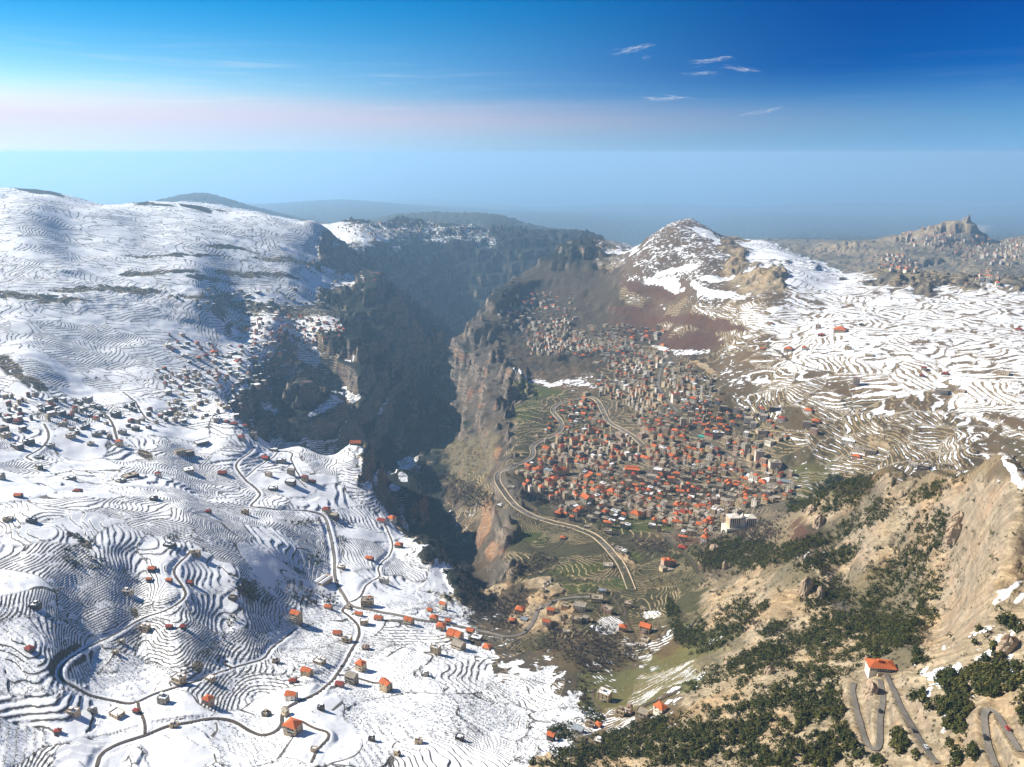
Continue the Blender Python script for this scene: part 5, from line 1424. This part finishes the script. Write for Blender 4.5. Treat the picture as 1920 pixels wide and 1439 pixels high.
tower(1266, 752, 18, 15, 6, W_, 'tall white apartment tower with red roof edge beside the upper town road', 8, 'tile_red')
tower(1423, 862, 17, 14, 6, W_, 'white apartment tower, left one of the pale pair at the right town edge', -6)
tower(1452, 880, 22, 15, 5, W_, 'wide white apartment block, right one of the pale pair at the right town edge', -4)
tower(1400, 848, 12, 12, 6, G_, 'narrow grey apartment tower left of the pale white pair at the town edge', 0)
tower(1280, 800, 12, 12, 6, G_, 'slim dark-shadowed apartment tower standing at the side of the upper town road', 0)
tower(1076, 786, 24, 16, 4, D_, 'broad dark unfinished block above the double bend of the town road', -4)
tower(1427, 818, 20, 16, 4, T_, 'tan curved-front apartment block with terraces above the pale towers', 0)
fh = landmark('sports_shed', 'long red-roofed sports shed with green court beside the upper town road', 'hall', 1330, 822, -38)
b = MB(); b.box(-10, 10, -6, 6, -6, 6, 0); part('wall', b, [T_], fh)
b = MB(); b.gable(20, 12, 6, 2.4, .6, 0, 1); part('roof', b, ['tile_red', T_], fh)
b = MB(); b.box(-24, -11, -6, 6, -5, -.2, 0); part('court', b, ['green'], fh)
# round concrete tanks on the bare building site
for k_, (u, v) in enumerate(((1028, 1094), (1023, 1099), (1019, 1105))):
    o = landmark('round_tank', ('farthest', 'middle', 'nearest')[k_] + ' of three open round concrete tanks on the bare earth site', 'tank', u, v)
    o['group'] = 'concrete tanks on the earth site'
    b = MB(); b.lathe([(4.2, -3), (4.2, 2.4), (3.7, 2.4), (3.7, -1.2), (.01, -1.2)], 20); part('wall', b, ['trim'], o)

LANDMARKS = [('bell tower church', 1055, 880), ('long orange hall', 1185, 878), ('ribbed hotel', 1389, 978), ('stone monastery', 1254, 1050), ('valley road bend', 935, 897), ('round tanks', 1023, 1099),
             ('clifftop restaurant', 667, 829), ('twin white sheds', 606, 1084), ('roadside cafe', 1650, 1245), ('green court', 1318, 818), ('upper town road', 1236, 715), ('town road bend', 1052, 795),
             ('far plateau edge', 1700, 540), ('gorge mouth', 905, 1090), ('lower left corner', 120, 1400), ('lower road fork', 632, 1266), ('left road fork', 654, 1134), ('conical hill foot', 1300, 560),
             ('pale twin towers', 1438, 868), ('village road bend', 990, 1183), ('left picture edge', 5, 800)]
# ------------------------------------------------------------------ every house gets words of its own
by = {}
for h in HOUSES:
    i = min(range(len(LANDMARKS)), key=lambda k: math.hypot(LANDMARKS[k][1] - h['u'], (LANDMARKS[k][2] - h['v']) * 1.4))
    h['lm'] = i
    h['dist'] = math.hypot(LANDMARKS[i][1] - h['u'], (LANDMARKS[i][2] - h['v']) * 1.4)
    h['desc'] = f"{h['wall']} {h['n']} {h['kind']} with {h['roof']}"
    by.setdefault((h['desc'], i), []).append(h)
for (desc, i), hs in by.items():
    hs.sort(key=lambda h: h['dist'])
    for k, h in enumerate(hs):
        lm = LANDMARKS[i][0]
        if len(hs) == 1:
            lab = f"{desc}, near the {lm}"
        elif k == 0:
            lab = f"{desc}, closest of these to the {lm}"
        elif k < len(ORD):
            lab = f"{desc}, {ORD[k]} closest to the {lm}"
        else:
            lab = f"{desc}, farther from the {lm}"
        h['ob']['label'] = lab
        h['ob']['category'] = h['kind'] if h['kind'] != 'block' else 'apartment block'
        h['ob']['group'] = 'houses of the town and its outlying fields'
        h['ob'].name = {'hut': 'field_hut', 'block': 'apartment_block', 'shed': 'stone_shed', 'house': 'stone_house'}[h['kind']]

# ------------------------------------------------------------------ trees and shrubs
def crown_arrays(kind, seed, n):
    """leaf clumps spread through the crown's volume round a smaller dense core"""
    r = random.Random(seed)
    mb = MB()
    lobes = []
    if kind == 'pine':
        for i in range(6):
            t = i / 5
            a = r.uniform(0, 6.28)
            lobes.append((math.cos(a) * .16 * (1.2 - t), math.sin(a) * .16 * (1.2 - t), .14 + .70 * t, .36 * (1 - .62 * t) * r.uniform(.85, 1.15)))
    elif kind == 'cypress':
        for i in range(5):
            t = i / 4
            lobes.append((r.uniform(-.03, .03), r.uniform(-.03, .03), .12 + .76 * t, .15 * (1 - .55 * t)))
    else:
        for i in range(5):
            a = r.uniform(0, 6.28)
            lobes.append((math.cos(a) * .22, math.sin(a) * .22, r.uniform(.22, .62), r.uniform(.2, .3)))
    for k in range(n):
        cx, cy, cz, cr = lobes[k % len(lobes)]
        th, ph = r.uniform(0, 6.283), math.acos(r.uniform(-.7, 1))
        dx, dy, dz = math.sin(ph) * math.cos(th), math.sin(ph) * math.sin(th), math.cos(ph)
        q = cr * r.uniform(.55, 1.05)
        p = Vector((cx + dx * q, cy + dy * q, max(.03, cz + dz * q * .85)))
        nrm = Vector((dx + r.uniform(-.5, .5), dy + r.uniform(-.5, .5), dz + r.uniform(-.2, .8))).normalized()
        t1 = nrm.orthogonal().normalized()
        t2 = nrm.cross(t1)
        s = cr * r.uniform(.32, .58)
        ang = r.uniform(0, 6.28)
        e1, e2 = (t1 * math.cos(ang) + t2 * math.sin(ang)) * s, (t2 * math.cos(ang) - t1 * math.sin(ang)) * s * r.uniform(.55, .9)
        slot = 0 if r.random() < .62 else 1
        bend = nrm * s * .35
        mb.tri(tuple(p - e1), tuple(p + e2 + bend), tuple(p + e1), slot)
        mb.tri(tuple(p - e1), tuple(p + e1), tuple(p - e2 + bend), slot)
    return mb.arrays()


def bare_arrays(seed, n):
    """leafless crown: fans of thin twigs"""
    r = random.Random(seed)
    mb = MB()
    for k in range(n):
        a, el = r.uniform(0, 6.283), r.uniform(.35, 1.45)
        d = Vector((math.cos(a) * math.cos(el), math.sin(a) * math.cos(el), math.sin(el)))
        p0 = Vector((0, 0, r.uniform(.12, .4))) + d * r.uniform(.0, .25)
        p1 = p0 + d * r.uniform(.25, .5) + Vector((r.uniform(-.1, .1), r.uniform(-.1, .1), .05))
        s = d.cross(Vector((r.uniform(-1, 1), r.uniform(-1, 1), r.uniform(-1, 1)))).normalized() * r.uniform(.03, .06)
        mb.tri(tuple(p0 - s), tuple(p0 + s), tuple(p1), 0 if r.random() < .6 else 1)
    return mb.arrays()


def leaf_mat(name, a, b):
    m, t = new_mat(name)
    pos = t.n('ShaderNodeNewGeometry').outputs['Position']
    n = t.noise(pos, .12, 3, .6)
    n2 = t.noise(pos, 1.1, 2, .6)
    c = t.mix(t.ramp(t.math('ADD', t.math('MULTIPLY', n, .7), t.math('MULTIPLY', n2, .3)), .36, .62), a, b)
    finish(t, c, .85, None, .05)
    return m


L_A, L_B = leaf_mat('pine_needles', (.026, .038, .013), (.082, .080, .020)), leaf_mat('pine_needles_light', (.046, .056, .017), (.140, .120, .036))
B_A, B_B = leaf_mat('twigs', (.105, .083, .066), (.160, .125, .098)), leaf_mat('twigs_pale', (.14, .115, .095), (.19, .155, .125))
S_A, S_B = leaf_mat('shrub_leaves', (.035, .038, .018), (.070, .066, .026)), leaf_mat('shrub_twigs', (.060, .050, .034), (.095, .080, .050))

vis = (Z / GY) >= np.maximum.accumulate(np.where(GY > 300, Z / GY, -9), axis=0) - .0006
CELL = (GY ** 2 * np.gradient(GA, axis=1) * np.gradient(GB, axis=0)).astype(np.float32)     # ground area that each grid point stands for
PU, PV = project(GX, GY, Z)
rs_ = np.random.RandomState(3)
TREE_FREE = np.ones_like(Z)
for x, y, r in FOOT:
    if y > 2600:
        continue
    i0, i1 = np.searchsorted(B_AX, [math.log(y - r), math.log(y + r)])
    j0, j1_ = np.searchsorted(A_AX, [x / y - r / y, x / y + r / y])
    TREE_FREE[i0:i1 + 1, j0:j1_ + 1] = 0
TREE_FREE *= TW < .3


def ell(lst, soft=.35):
    m = np.zeros_like(Z)
    wob = j1 * .35 + fbm(GX / 28, GY / 28, 3, 91) * .55
    for u, v, ru, rv, ang in lst:
        c, s = math.cos(R(ang)), math.sin(R(ang))
        dx, dy = PU - u, PV - v
        q = np.sqrt(((dx * c + dy * s) / ru) ** 2 + ((dy * c - dx * s) / rv) ** 2) + wob
        m = np.maximum(m, 1 - sstep(q, 1 - soft, 1 + soft))
    return m


def scatter(dens):
    """dens: trees per square metre on each grid point -> x, y, z (relative), pu, pv; sorted nearest first"""
    lam = np.where(vis & (np.abs(GA) < .86) & (GY > 320), dens * CELL * TREE_FREE, 0)
    k = rs_.poisson(np.minimum(lam, 30))
    i, j = np.nonzero(k)
    rep_ = k[i, j]
    i, j = np.repeat(i, rep_), np.repeat(j, rep_)
    b = B_AX[i] + (rs_.rand(len(i)) - .5) * np.gradient(B_AX)[i]
    a = A_AX[j] + (rs_.rand(len(i)) - .5) * np.gradient(A_AX)[j]
    y = np.exp(b)
    x = a * y
    z = ground_z(x, y)
    o = np.argsort(y)
    return x[o], y[o], z[o]


WOODS = [(1580, 930, 62, 34, -15), (1735, 925, 62, 13, -27), (1620, 975, 70, 18, -32), (1740, 1010, 46, 56, 20), (1720, 1080, 54, 66, 10), (1690, 1120, 66, 56, 0), (1560, 1045, 70, 18, -14), (1490, 1032, 90, 15, -20), (1385, 1036, 66, 24, 0), (1320, 1052, 46, 18, 0),
         (1650, 1170, 82, 66, -15), (1540, 1185, 56, 22, -50), (1530, 1120, 22, 26, 0), (1370, 1150, 46, 15, -30), (1268, 1170, 13, 42, -20), (1300, 1185, 34, 15, -40), (1350, 1195, 56, 18, -24), (1405, 1150, 40, 12, -30), (1452, 1228, 150, 24, -20), (1560, 1205, 70, 22, -20),
         (1250, 1385, 215, 36, -13), (1450, 1335, 190, 46, -16), (1560, 1290, 80, 44, -10), (1500, 1405, 150, 36, 0), (1330, 1425, 130, 24, 0), (1150, 1415, 96, 22, -8), (1590, 1350, 36, 66, 0), (1635, 1340, 10, 44, 5), (1660, 1315, 12, 40, 0), (1680, 1385, 18, 36, -20), (1800, 1330, 32, 56, -35), (1822, 1375, 26, 46, 0), (1785, 1290, 26, 34, -35),
         (1870, 1255, 44, 34, -25), (1905, 1310, 20, 60, 0), (1895, 1170, 24, 16, 0), (1850, 1205, 26, 16, 0), (1700, 1242, 34, 12, -10), (1850, 1290, 30, 24, 0), (1720, 1330, 20, 26, 0), (1780, 1420, 24, 20, 0), (1640, 1425, 40, 16, 0), (1110, 1345, 18, 20, 0), (1060, 1372, 34, 14, -14), (1570, 1120, 40, 30, 0), (1450, 1180, 30, 10, -35), (1500, 950, 26, 12, 0), (1860, 1400, 14, 40, 0), (1900, 1420, 16, 24, 0)]
GROVES = [(1070, 1134, 9, 13, 0), (604, 1036, 12, 15, 0), (642, 1018, 9, 11, 0), (588, 1050, 20, 9, 0), (1056, 795, 14, 16, 0), (1115, 790, 16, 18, 0), (1062, 822, 16, 12, 0), (957, 898, 14, 10, 0), (1285, 838, 10, 10, 0), (655, 842, 8, 14, 0), (1345, 990, 30, 12, 0), (1160, 930, 40, 12, 10), (1330, 1000, 14, 8, 0), (1010, 1118, 8, 6, 0),
          (480, 1108, 30, 22, 35), (330, 1010, 20, 10, 0), (365, 1005, 14, 12, 0), (255, 1145, 8, 14, -20), (170, 1055, 60, 26, 20), (150, 1010, 40, 8, 20), (1186, 1138, 6, 10, 0), (1190, 880, 6, 8, 0)]
wd = ell(WOODS)
tanm = sstep(SOIL[..., 0], .22, .34) * (PU > 1080)
clump = sstep(fbm(GX / 34, GY / 34, 3, 95), -.32, .22)
dens = wd * (.060 + .200 * clump) + tanm * (1 - wd) * (SNOW < .5) * (.0050 + .016 * sstep(fbm(GX / 40, GY / 40, 3, 97), .05, .5)) * (GY < 1500)
dens = dens + ell(GROVES, .25) * .02 + sstep(SOIL[..., 0], .112, .120) * (SOIL[..., 0] < .135) * (TERR > .3) * (PU > 960) * (GY < 1800) * (SNOW < .1) * .0
urb = ell([(1120, 890, 130, 60, 0), (1280, 880, 160, 90, 10), (1240, 740, 70, 60, 0), (1080, 790, 60, 40, 0), (1130, 960, 110, 30, 10), (1380, 800, 90, 40, 0)], .3)
dens = dens + urb * .0040
TX, TY, TZ = scatter(np.where(GY < 2400, dens, 0))
print('trees', len(TX))
PINES = [crown_arrays('pine', 20 + k, 110) for k in range(3)] + [crown_arrays('bush', 40 + k, 90) for k in range(2)]
PINES_LO = [crown_arrays('pine', 60 + k, 22) for k in range(3)] + [crown_arrays('bush', 80 + k, 20) for k in range(3)]


def arr_mesh(name, arr, mats, smooth=False):
    return mesh_np(name, arr[0], arr[1], mats, arr[2], smooth)


trunk = MB()
trunk.lathe([(.05, -.12), (.04, .1), (.022, .5), (.008, .85)], 6)
TRUNK_ME = trunk.mesh('trunk', [M['bark']])
PINE_ME = [arr_mesh('crown', a, [L_A, L_B]) for a in PINES]
sizes = 2.6 + 5.2 * rs_.rand(len(TX)) ** 1.3
shrubby = (rs_.rand(len(TX)) < .35)
pu, pv = project(TX, TY, TZ)
order = np.argsort(-sizes / TY)
inview = [k for k in order if 0 < pu[k] < 1919 and pv[k] < 1436]
single = set(inview[:300])


def patch_name(u, v):
    if u > 1580 and v > 1230:
        return 'among the switchback roads below the orange-roofed cafe' if u < 1780 else 'on the snow-patched slope at the lower right corner'
    if v > 1290 and u < 1300:
        return 'at the foot of the wooded slope beside the snow fields'
    if v > 1290:
        return 'in the dense wood left of the switchback roads'
    return 'in the wood strips across the tan slope'


CAM_V = Vector((0, 0, CAM_Z))
for k in single:
    big = sizes[k] > 5.6
    g = patch_name(pu[k], pv[k])
    t_ = linked('pine_tree', None, loc=(TX[k], TY[k], TZ[k] + CAM_Z - .2), rz=rs_.rand() * 6.28, label=('taller' if big else 'low') + ' dark green pine ' + g, category='tree', group=('taller' if big else 'low') + ' pines ' + g)
    s = sizes[k]
    t_.scale = (s * 1.05, s * 1.05, s)
    linked('trunk', TRUNK_ME, t_)
    linked('crown', PINE_ME[rs_.randint(len(PINE_ME)) if not big else rs_.randint(3)], t_)
items = []
for k in range(len(TX)):
    if k in single:
        continue
    a = PINES_LO[rs_.randint(3) if not shrubby[k] else 3 + rs_.randint(3)]
    s = sizes[k] * (.62 if shrubby[k] else 1)
    items.append((a, TX[k], TY[k], TZ[k] + CAM_Z - .2, rs_.rand() * 6.28, (s * 1.1, s * 1.1, s)))
merge('pine_wood', items, [L_A, L_B], kind='stuff', label='dark green pines and junipers covering the tan slope in the right foreground')

# low shrubs and leafless trees on the fields and slopes
SHR = [crown_arrays('bush', 100 + k, 12) for k in range(4)]
BARE = [bare_arrays(200 + k, 26) for k in range(4)]
sd = SCRUB * (1 - tanm) * sstep(fbm(GX / 55, GY / 55, 3, 99), -.15, .45) * .0085 * (TERR < 2)
sd = np.where((GY < 1400), sd, sd * .30) * (GY < 3300)
sd = sd + (SNOW > .6) * (GY < 1500) * (.020 * (BORDER < 1.6) * sstep(fbm(GX / 40, GY / 40, 2, 109), -.05, .3) + .016 * ((TW > .02) & (TW < .3)) * sstep(fbm(GX / 30, GY / 30, 2, 111), .0, .4))
sd = sd + urb * .006
sd = sd + ell([(900, 625, 60, 26, -25), (945, 612, 24, 9, 0), (960, 690, 40, 16, 0), (870, 860, 46, 34, -20), (860, 900, 30, 20, 0), (990, 660, 40, 8, 0), (560, 590, 120, 18, 4), (640, 560, 40, 10, 0)], .4) * .006
X_, Y_, Z_ = scatter(sd)
items = []
for x, y, z in zip(X_, Y_, Z_):
    s = rs_.uniform(1.6, 4.2) if y < 1500 else rs_.uniform(4, 8)
    items.append((SHR[rs_.randint(4)], x, y, z + CAM_Z - .2, rs_.rand() * 6.28, (s * 1.2, s * 1.2, s)))
print('shrubs', len(items))
merge('shrubs', items, [S_A, S_B], kind='stuff', label='dark low shrubs dotted over fields, banks and gorge sides')
bd = ell([(1110, 1215, 90, 30, 8), (1060, 1200, 40, 20, 0), (930, 1140, 60, 26, -10), (960, 1165, 40, 16, 0), (880, 930, 46, 20, 20), (850, 905, 30, 14, 30), (1085, 1225, 30, 20, 20), (1100, 1245, 26, 16, 0), (1150, 1210, 30, 12, 0), (880, 1110, 26, 14, 40), (1000, 1060, 40, 16, -20), (1420, 1000, 46, 18, 0), (1095, 1300, 16, 30, 0), (1130, 1190, 36, 12, 0), (1420, 1180, 30, 12, 0),
           (470, 1110, 40, 20, 35), (560, 1110, 40, 16, 20), (440, 1160, 24, 8, -40), (350, 1255, 26, 8, -40), (400, 1215, 26, 6, -35), (620, 1110, 14, 30, 0), (870, 1090, 30, 12, 30), (1040, 940, 50, 12, 0), (1120, 965, 60, 12, 0), (1230, 1025, 40, 12, 0), (600, 980, 60, 8, 0)], .4) * .045
bd = bd + ((SNOW < .3) & (TERR > .4) & (GY < 2200)) * .0030
X_, Y_, Z_ = scatter(bd)
items = [(BARE[rs_.randint(4)], x, y, z + CAM_Z - .2, rs_.rand() * 6.28, (s * .9, s * .9, s)) for x, y, z, s in zip(X_, Y_, Z_, rs_.uniform(4, 8, len(X_)))]
print('bare', len(items))
merge('leafless_trees', items, [B_A, B_B], kind='stuff', label='grey-brown leafless trees in thickets along the streams and banks')

# orchard trees in rows on the snow fields: the nearest 300 one by one
ORC = [crown_arrays('bush', 300 + k, 12) for k in range(3)]
ORC_ME = [arr_mesh('crown', a, [S_A, S_B]) for a in ORC]
field = (_gx[(sel * 3 + 5) & 511] > -.9)
pts = []
ii, jj = np.nonzero(vis & (SNOW > .8) & (PV > 1130) & (PU > -20) & (PU < 1130) & (PV < 1460) & (TREE_FREE > 0) & field)
seen = set()
for i, j in zip(ii, jj):
    ang = (sel[i, j] % 12) * .52
    x, y = GX[i, j], GY[i, j]
    p, q = x * math.cos(ang) + y * math.sin(ang), y * math.cos(ang) - x * math.sin(ang)
    key = (int(p // 3.8), int(q // 6.0), int(sel[i, j]))
    if key in seen:
        continue
    seen.add(key)
    pp, qq = (key[0] + .5) * 3.8 + rs_.uniform(-.6, .6), (key[1] + .5) * 6.0 + rs_.uniform(-.4, .4)
    pts.append((pp * math.cos(ang) - qq * math.sin(ang), pp * math.sin(ang) + qq * math.cos(ang)))
pts = np.array(pts)
pts = pts[rs_.rand(len(pts)) < .35 + .55 * sstep(fbm((pts[:, 0] / 60).astype(np.float32), (pts[:, 1] / 60).astype(np.float32), 2, 107), -.3, .2)]
oz = ground_z(pts[:, 0], pts[:, 1])
o_ = np.argsort(pts[:, 1])
print('orchard', len(pts))
items = []
nn = 0
for k in o_:
    x, y, z = pts[k, 0], pts[k, 1], oz[k]
    u, v = project(x, y, z)
    s = rs_.uniform(2.6, 4.6)
    if nn < 300 and 0 < u < 1919 and v < 1436:
        nn += 1
        side = 'left' if u < 400 else ('middle' if u < 760 else 'right')
        t_ = linked('orchard_tree', None, None, (x, y, z + CAM_Z - .15), rs_.rand() * 6.28, label=f'small leafless orchard tree in a row on the nearest {side} snow field', category='tree', group=f'orchard trees on the nearest {side} snow field')
        t_.scale = (s, s, s)
        linked('trunk', TRUNK_ME, t_)
        linked('crown', ORC_ME[nn % 3], t_)
    else:
        items.append((ORC[k % 3], x, y, z + CAM_Z - .15, rs_.rand() * 6.28, (s, s, s)))
merge('orchard_rows', items, [S_A, S_B], kind='stuff', label='rows of small leafless orchard trees on the snow fields')

# ------------------------------------------------------------------ crags and boulders
MAT_ROCK, t = new_mat('crag_rock')
pos = t.n('ShaderNodeTexCoord').outputs['Object']
n = t.noise(pos, .35, 5, .65)
st = t.noise(t.n('ShaderNodeVectorMath', {0: pos, 1: (.5, .5, .06)}, operation='MULTIPLY').outputs[0], 1.0, 4, .6)
c = t.mix(t.ramp(n, .3, .7), (.48, .36, .24), (.30, .235, .17))
c = t.mix(t.math('MULTIPLY', t.ramp(st, .5, .7), .6), c, (.36, .20, .11))
finish(t, c, .95, t.n('ShaderNodeBump', {'Strength': .8, 'Distance': .8, 'Height': n}).outputs[0], .05)


def crag_mesh(name, w, d, h, seed, lean=0.0):
    n_u, n_v = 26, 16
    th, tt = np.meshgrid(np.linspace(0, 2 * np.pi, n_u, endpoint=False), np.linspace(0, 1, n_v))
    r = np.clip(1.05 - .35 * tt - .65 * sstep(tt, .78, 1.0), 0, 2)
    cx_, sy_ = np.cos(th), np.sin(th)
    nz_ = fbm((cx_ * 1.7 + seed * 3.1).astype(np.float32), (sy_ * 1.7 + tt * 1.1).astype(np.float32), 4, seed, .55, True)
    r = r * (.78 + .42 * nz_)
    x, y = cx_ * r * w / 2 + lean * tt, sy_ * r * d / 2
    z = tt * h * (.8 + .3 * fbm((cx_ + 3).astype(np.float32), (sy_ + 5).astype(np.float32), 3, seed + 7)) - h * .18
    co = np.stack([x, y, z], -1).reshape(-1, 3)
    idx = np.arange(n_u * n_v).reshape(n_v, n_u)
    f = np.stack([idx[:-1], np.roll(idx[:-1], -1, 1), np.roll(idx[1:], -1, 1), idx[1:]], -1).reshape(-1, 4)
    return mesh_np(name, co, f, [MAT_ROCK])


CRAGS = [(1512, 1108, 15, 11, 25, 'tall pale buttress of the split crag on the tan slope', 3), (1538, 1118, 9, 9, 17, 'shorter right-hand tooth of the split crag on the tan slope', 5), (1536, 985, 16, 14, 22, 'rounded tan pinnacle below the wooded knoll near the town edge', 8),
         (1522, 960, 13, 13, 16, 'small tan knob above the rounded pinnacle near the town edge', 11), (1358, 1068, 7, 7, 20, 'slender needle of rock left of the long tan slide', 14), (1340, 1032, 16, 16, 16, 'broken grey crag at the hotel foot above the monastery', 17),
         (1443, 1262, 10, 8, 10, 'isolated brown boulder tower in the lower wood', 20), (1632, 1300, 9, 12, 15, 'pale rock outcrop below the cafe between two road legs', 23), (1790, 1010, 20, 12, 26, 'ribbed cliff face dropping from the snowy ridge top', 26), (1797, 980, 16, 10, 18, 'upper ribbed cliff face just under the snowy ridge top', 29),
         (1890, 1215, 16, 10, 14, 'dark weathered outcrop between snow patches at the right edge', 33), (1693, 928, 9, 7, 7, 'round brown boulder lying high on the tan slide', 36)]
for u, v, w, d, h, lab, seed in CRAGS:
    x, y, z = at_pixel(u, v)
    linked('rock_crag', crag_mesh('rock_crag', w, d, h, seed), None, (x, y, z + CAM_Z), rs_.rand() * .6, label=lab, category='rock', group='crags on the tan slope')
bould = [arr for arr in ()]
mb = crag_mesh('boulder', 2.0, 1.7, 1.6, 50)
bv = np.empty(len(mb.vertices) * 3, np.float32)
mb.vertices.foreach_get('co', bv)
bv = bv.reshape(-1, 3)
X_, Y_, Z_ = scatter(tanm * (1 - wd) * .0028 * sstep(fbm(GX / 50, GY / 50, 2, 103), -.1, .4) * (GY < 1300))
ico = MB()
ico.lathe([(.01, -.5), (.6, -.35), (.85, .0), (.62, .38), (.3, .55), (.01, .6)], 7)
ia = ico.arrays()
items = []
for x, y, z in zip(X_, Y_, Z_):
    s = rs_.uniform(.5, 1.8)
    items.append((ia, x, y, z + CAM_Z, rs_.rand() * 6.28, (s * rs_.uniform(.8, 1.5), s, s * rs_.uniform(.6, 1.1))))
print('boulders', len(items))
if items:
    merge('boulders', items, [MAT_ROCK], kind='stuff', label='loose boulders strewn on the tan slope')

# ------------------------------------------------------------------ cars on the roads
CARC = {'white': (.75, .75, .75), 'silver': (.42, .43, .45), 'dark': (.03, .032, .036), 'red': (.45, .03, .025), 'blue': (.04, .10, .30)}
CM = {k: plain('car_paint_' + k, c, c, .3, .35, .5) for k, c in CARC.items()}
TYRE = plain('tyre_rubber', (.02, .02, .02))
cab = MB()
cab.v = [(-1.1, -.78, .95), (1.35, -.78, .95), (1.35, .78, .95), (-1.1, .78, .95), (-.75, -.62, 1.5), (.85, -.62, 1.5), (.85, .62, 1.5), (-.75, .62, 1.5)]
cab.f = [(0, 1, 5, 4), (1, 2, 6, 5), (2, 3, 7, 6), (3, 0, 4, 7), (4, 5, 6, 7)]
cab.m = [0, 0, 0, 0, 1]
body = MB(); body.box(-2.1, 2.1, -.86, .86, .32, .72, 0, bottom=True); body.box(-2.0, 2.05, -.82, .82, .72, .95, 0)
wheel = MB(); wheel.lathe([(.01, -.11), (.33, -.11), (.33, .11), (.01, .11)], 10)
for p in range(len(wheel.v)):
    x, y, z = wheel.v[p]
    wheel.v[p] = (x, z, y)
WH_ME = wheel.mesh('wheel', [TYRE])
BODY_ME = {k: body.mesh('body', [CM[k]]) for k in CM}
CAB_ME = {k: cab.mesh('cabin', [M['glass'], CM[k]]) for k in CM}
CARS = [(0, 938, 918, 'dark', 'on the valley road just below its hairpin bend'), (0, 966, 946, 'dark', 'on the valley road left of the stone parapet'), (0, 987, 964, 'silver', 'on the valley road in front of the parapet kink'), (0, 996, 970, 'dark', 'second in line behind the silver car on the valley road'), (0, 1168, 1066, 'white', 'near the lower end of the valley road'), (0, 1090, 995, 'silver', 'on the straight middle stretch of the valley road'),
        (0, 1038, 770, 'white', 'at the upper bend of the town road'), (0, 1046, 806, 'dark', 'at the second bend of the town road'), (0, 1165, 806, 'white', 'on the slope road above the town centre'), (1, 1262, 762, 'dark', 'on the upper town road beside the white tower'), (1, 1276, 782, 'silver', 'lower down the upper town road'), (1, 1243, 742, 'dark', 'at the top of the upper town road'),
        (2, 988, 1183, 'dark', 'in the village road bend'), (2, 1008, 1145, 'red', 'on the village road beside the orange-roofed house'), (2, 1034, 1130, 'dark', 'on the village road above the bend'), (2, 1012, 1140, 'white', 'just behind the red car on the village road'), (15, 1655, 1336, 'dark', 'on the middle leg of the switchback road'), (16, 1716, 1371, 'dark', 'on the right leg of the switchback road'), (16, 1736, 1402, 'white', 'lowest on the right leg of the switchback road'),
        (17, 1886, 1367, 'red', 'on the hairpin at the right edge'), (17, 1851, 1386, 'dark', 'on the left leg of the right edge hairpin'), (2, 622, 1018, 'silver', 'on the straight snow-lined road in the left fields'), (2, 630, 1088, 'dark', 'on the dark road beside the white sheds'), (3, 642, 1250, 'dark', 'on the lane above the lower road fork')]
for ri, u, v, colr, where in CARS:
    name, width, pav, X, Y, zl = road_lines[ri]
    qu, qv = project(X, Y, zl)
    k = int(np.argmin((qu - u) ** 2 + (qv - v) ** 2))
    k2 = min(k + 1, len(X) - 1)
    k1 = k2 - 1
    a = math.atan2(Y[k2] - Y[k1], X[k2] - X[k1])
    side = rs_.choice((-1, 1)) * width * .22
    slope = math.atan2(zl[k2] - zl[k1], math.hypot(X[k2] - X[k1], Y[k2] - Y[k1]))
    c_ = linked('parked_car', None, None, (X[k] - math.sin(a) * side, Y[k] + math.cos(a) * side, zl[k] + CAM_Z + .11), a, label=f'{colr} car {where}', category='car', group='cars on the valley roads')
    c_.name = 'car'
    c_.rotation_euler = (0, -slope, a)
    linked('body', BODY_ME[colr], c_)
    linked('cabin', CAB_ME[colr], c_)
    for wx_ in (-1.3, 1.3):
        for wy_ in (-.8, .8):
            linked('wheel', WH_ME, c_, (wx_, wy_, .33))
# ---END---
print('script', round(time.time() - T0, 1), 's')
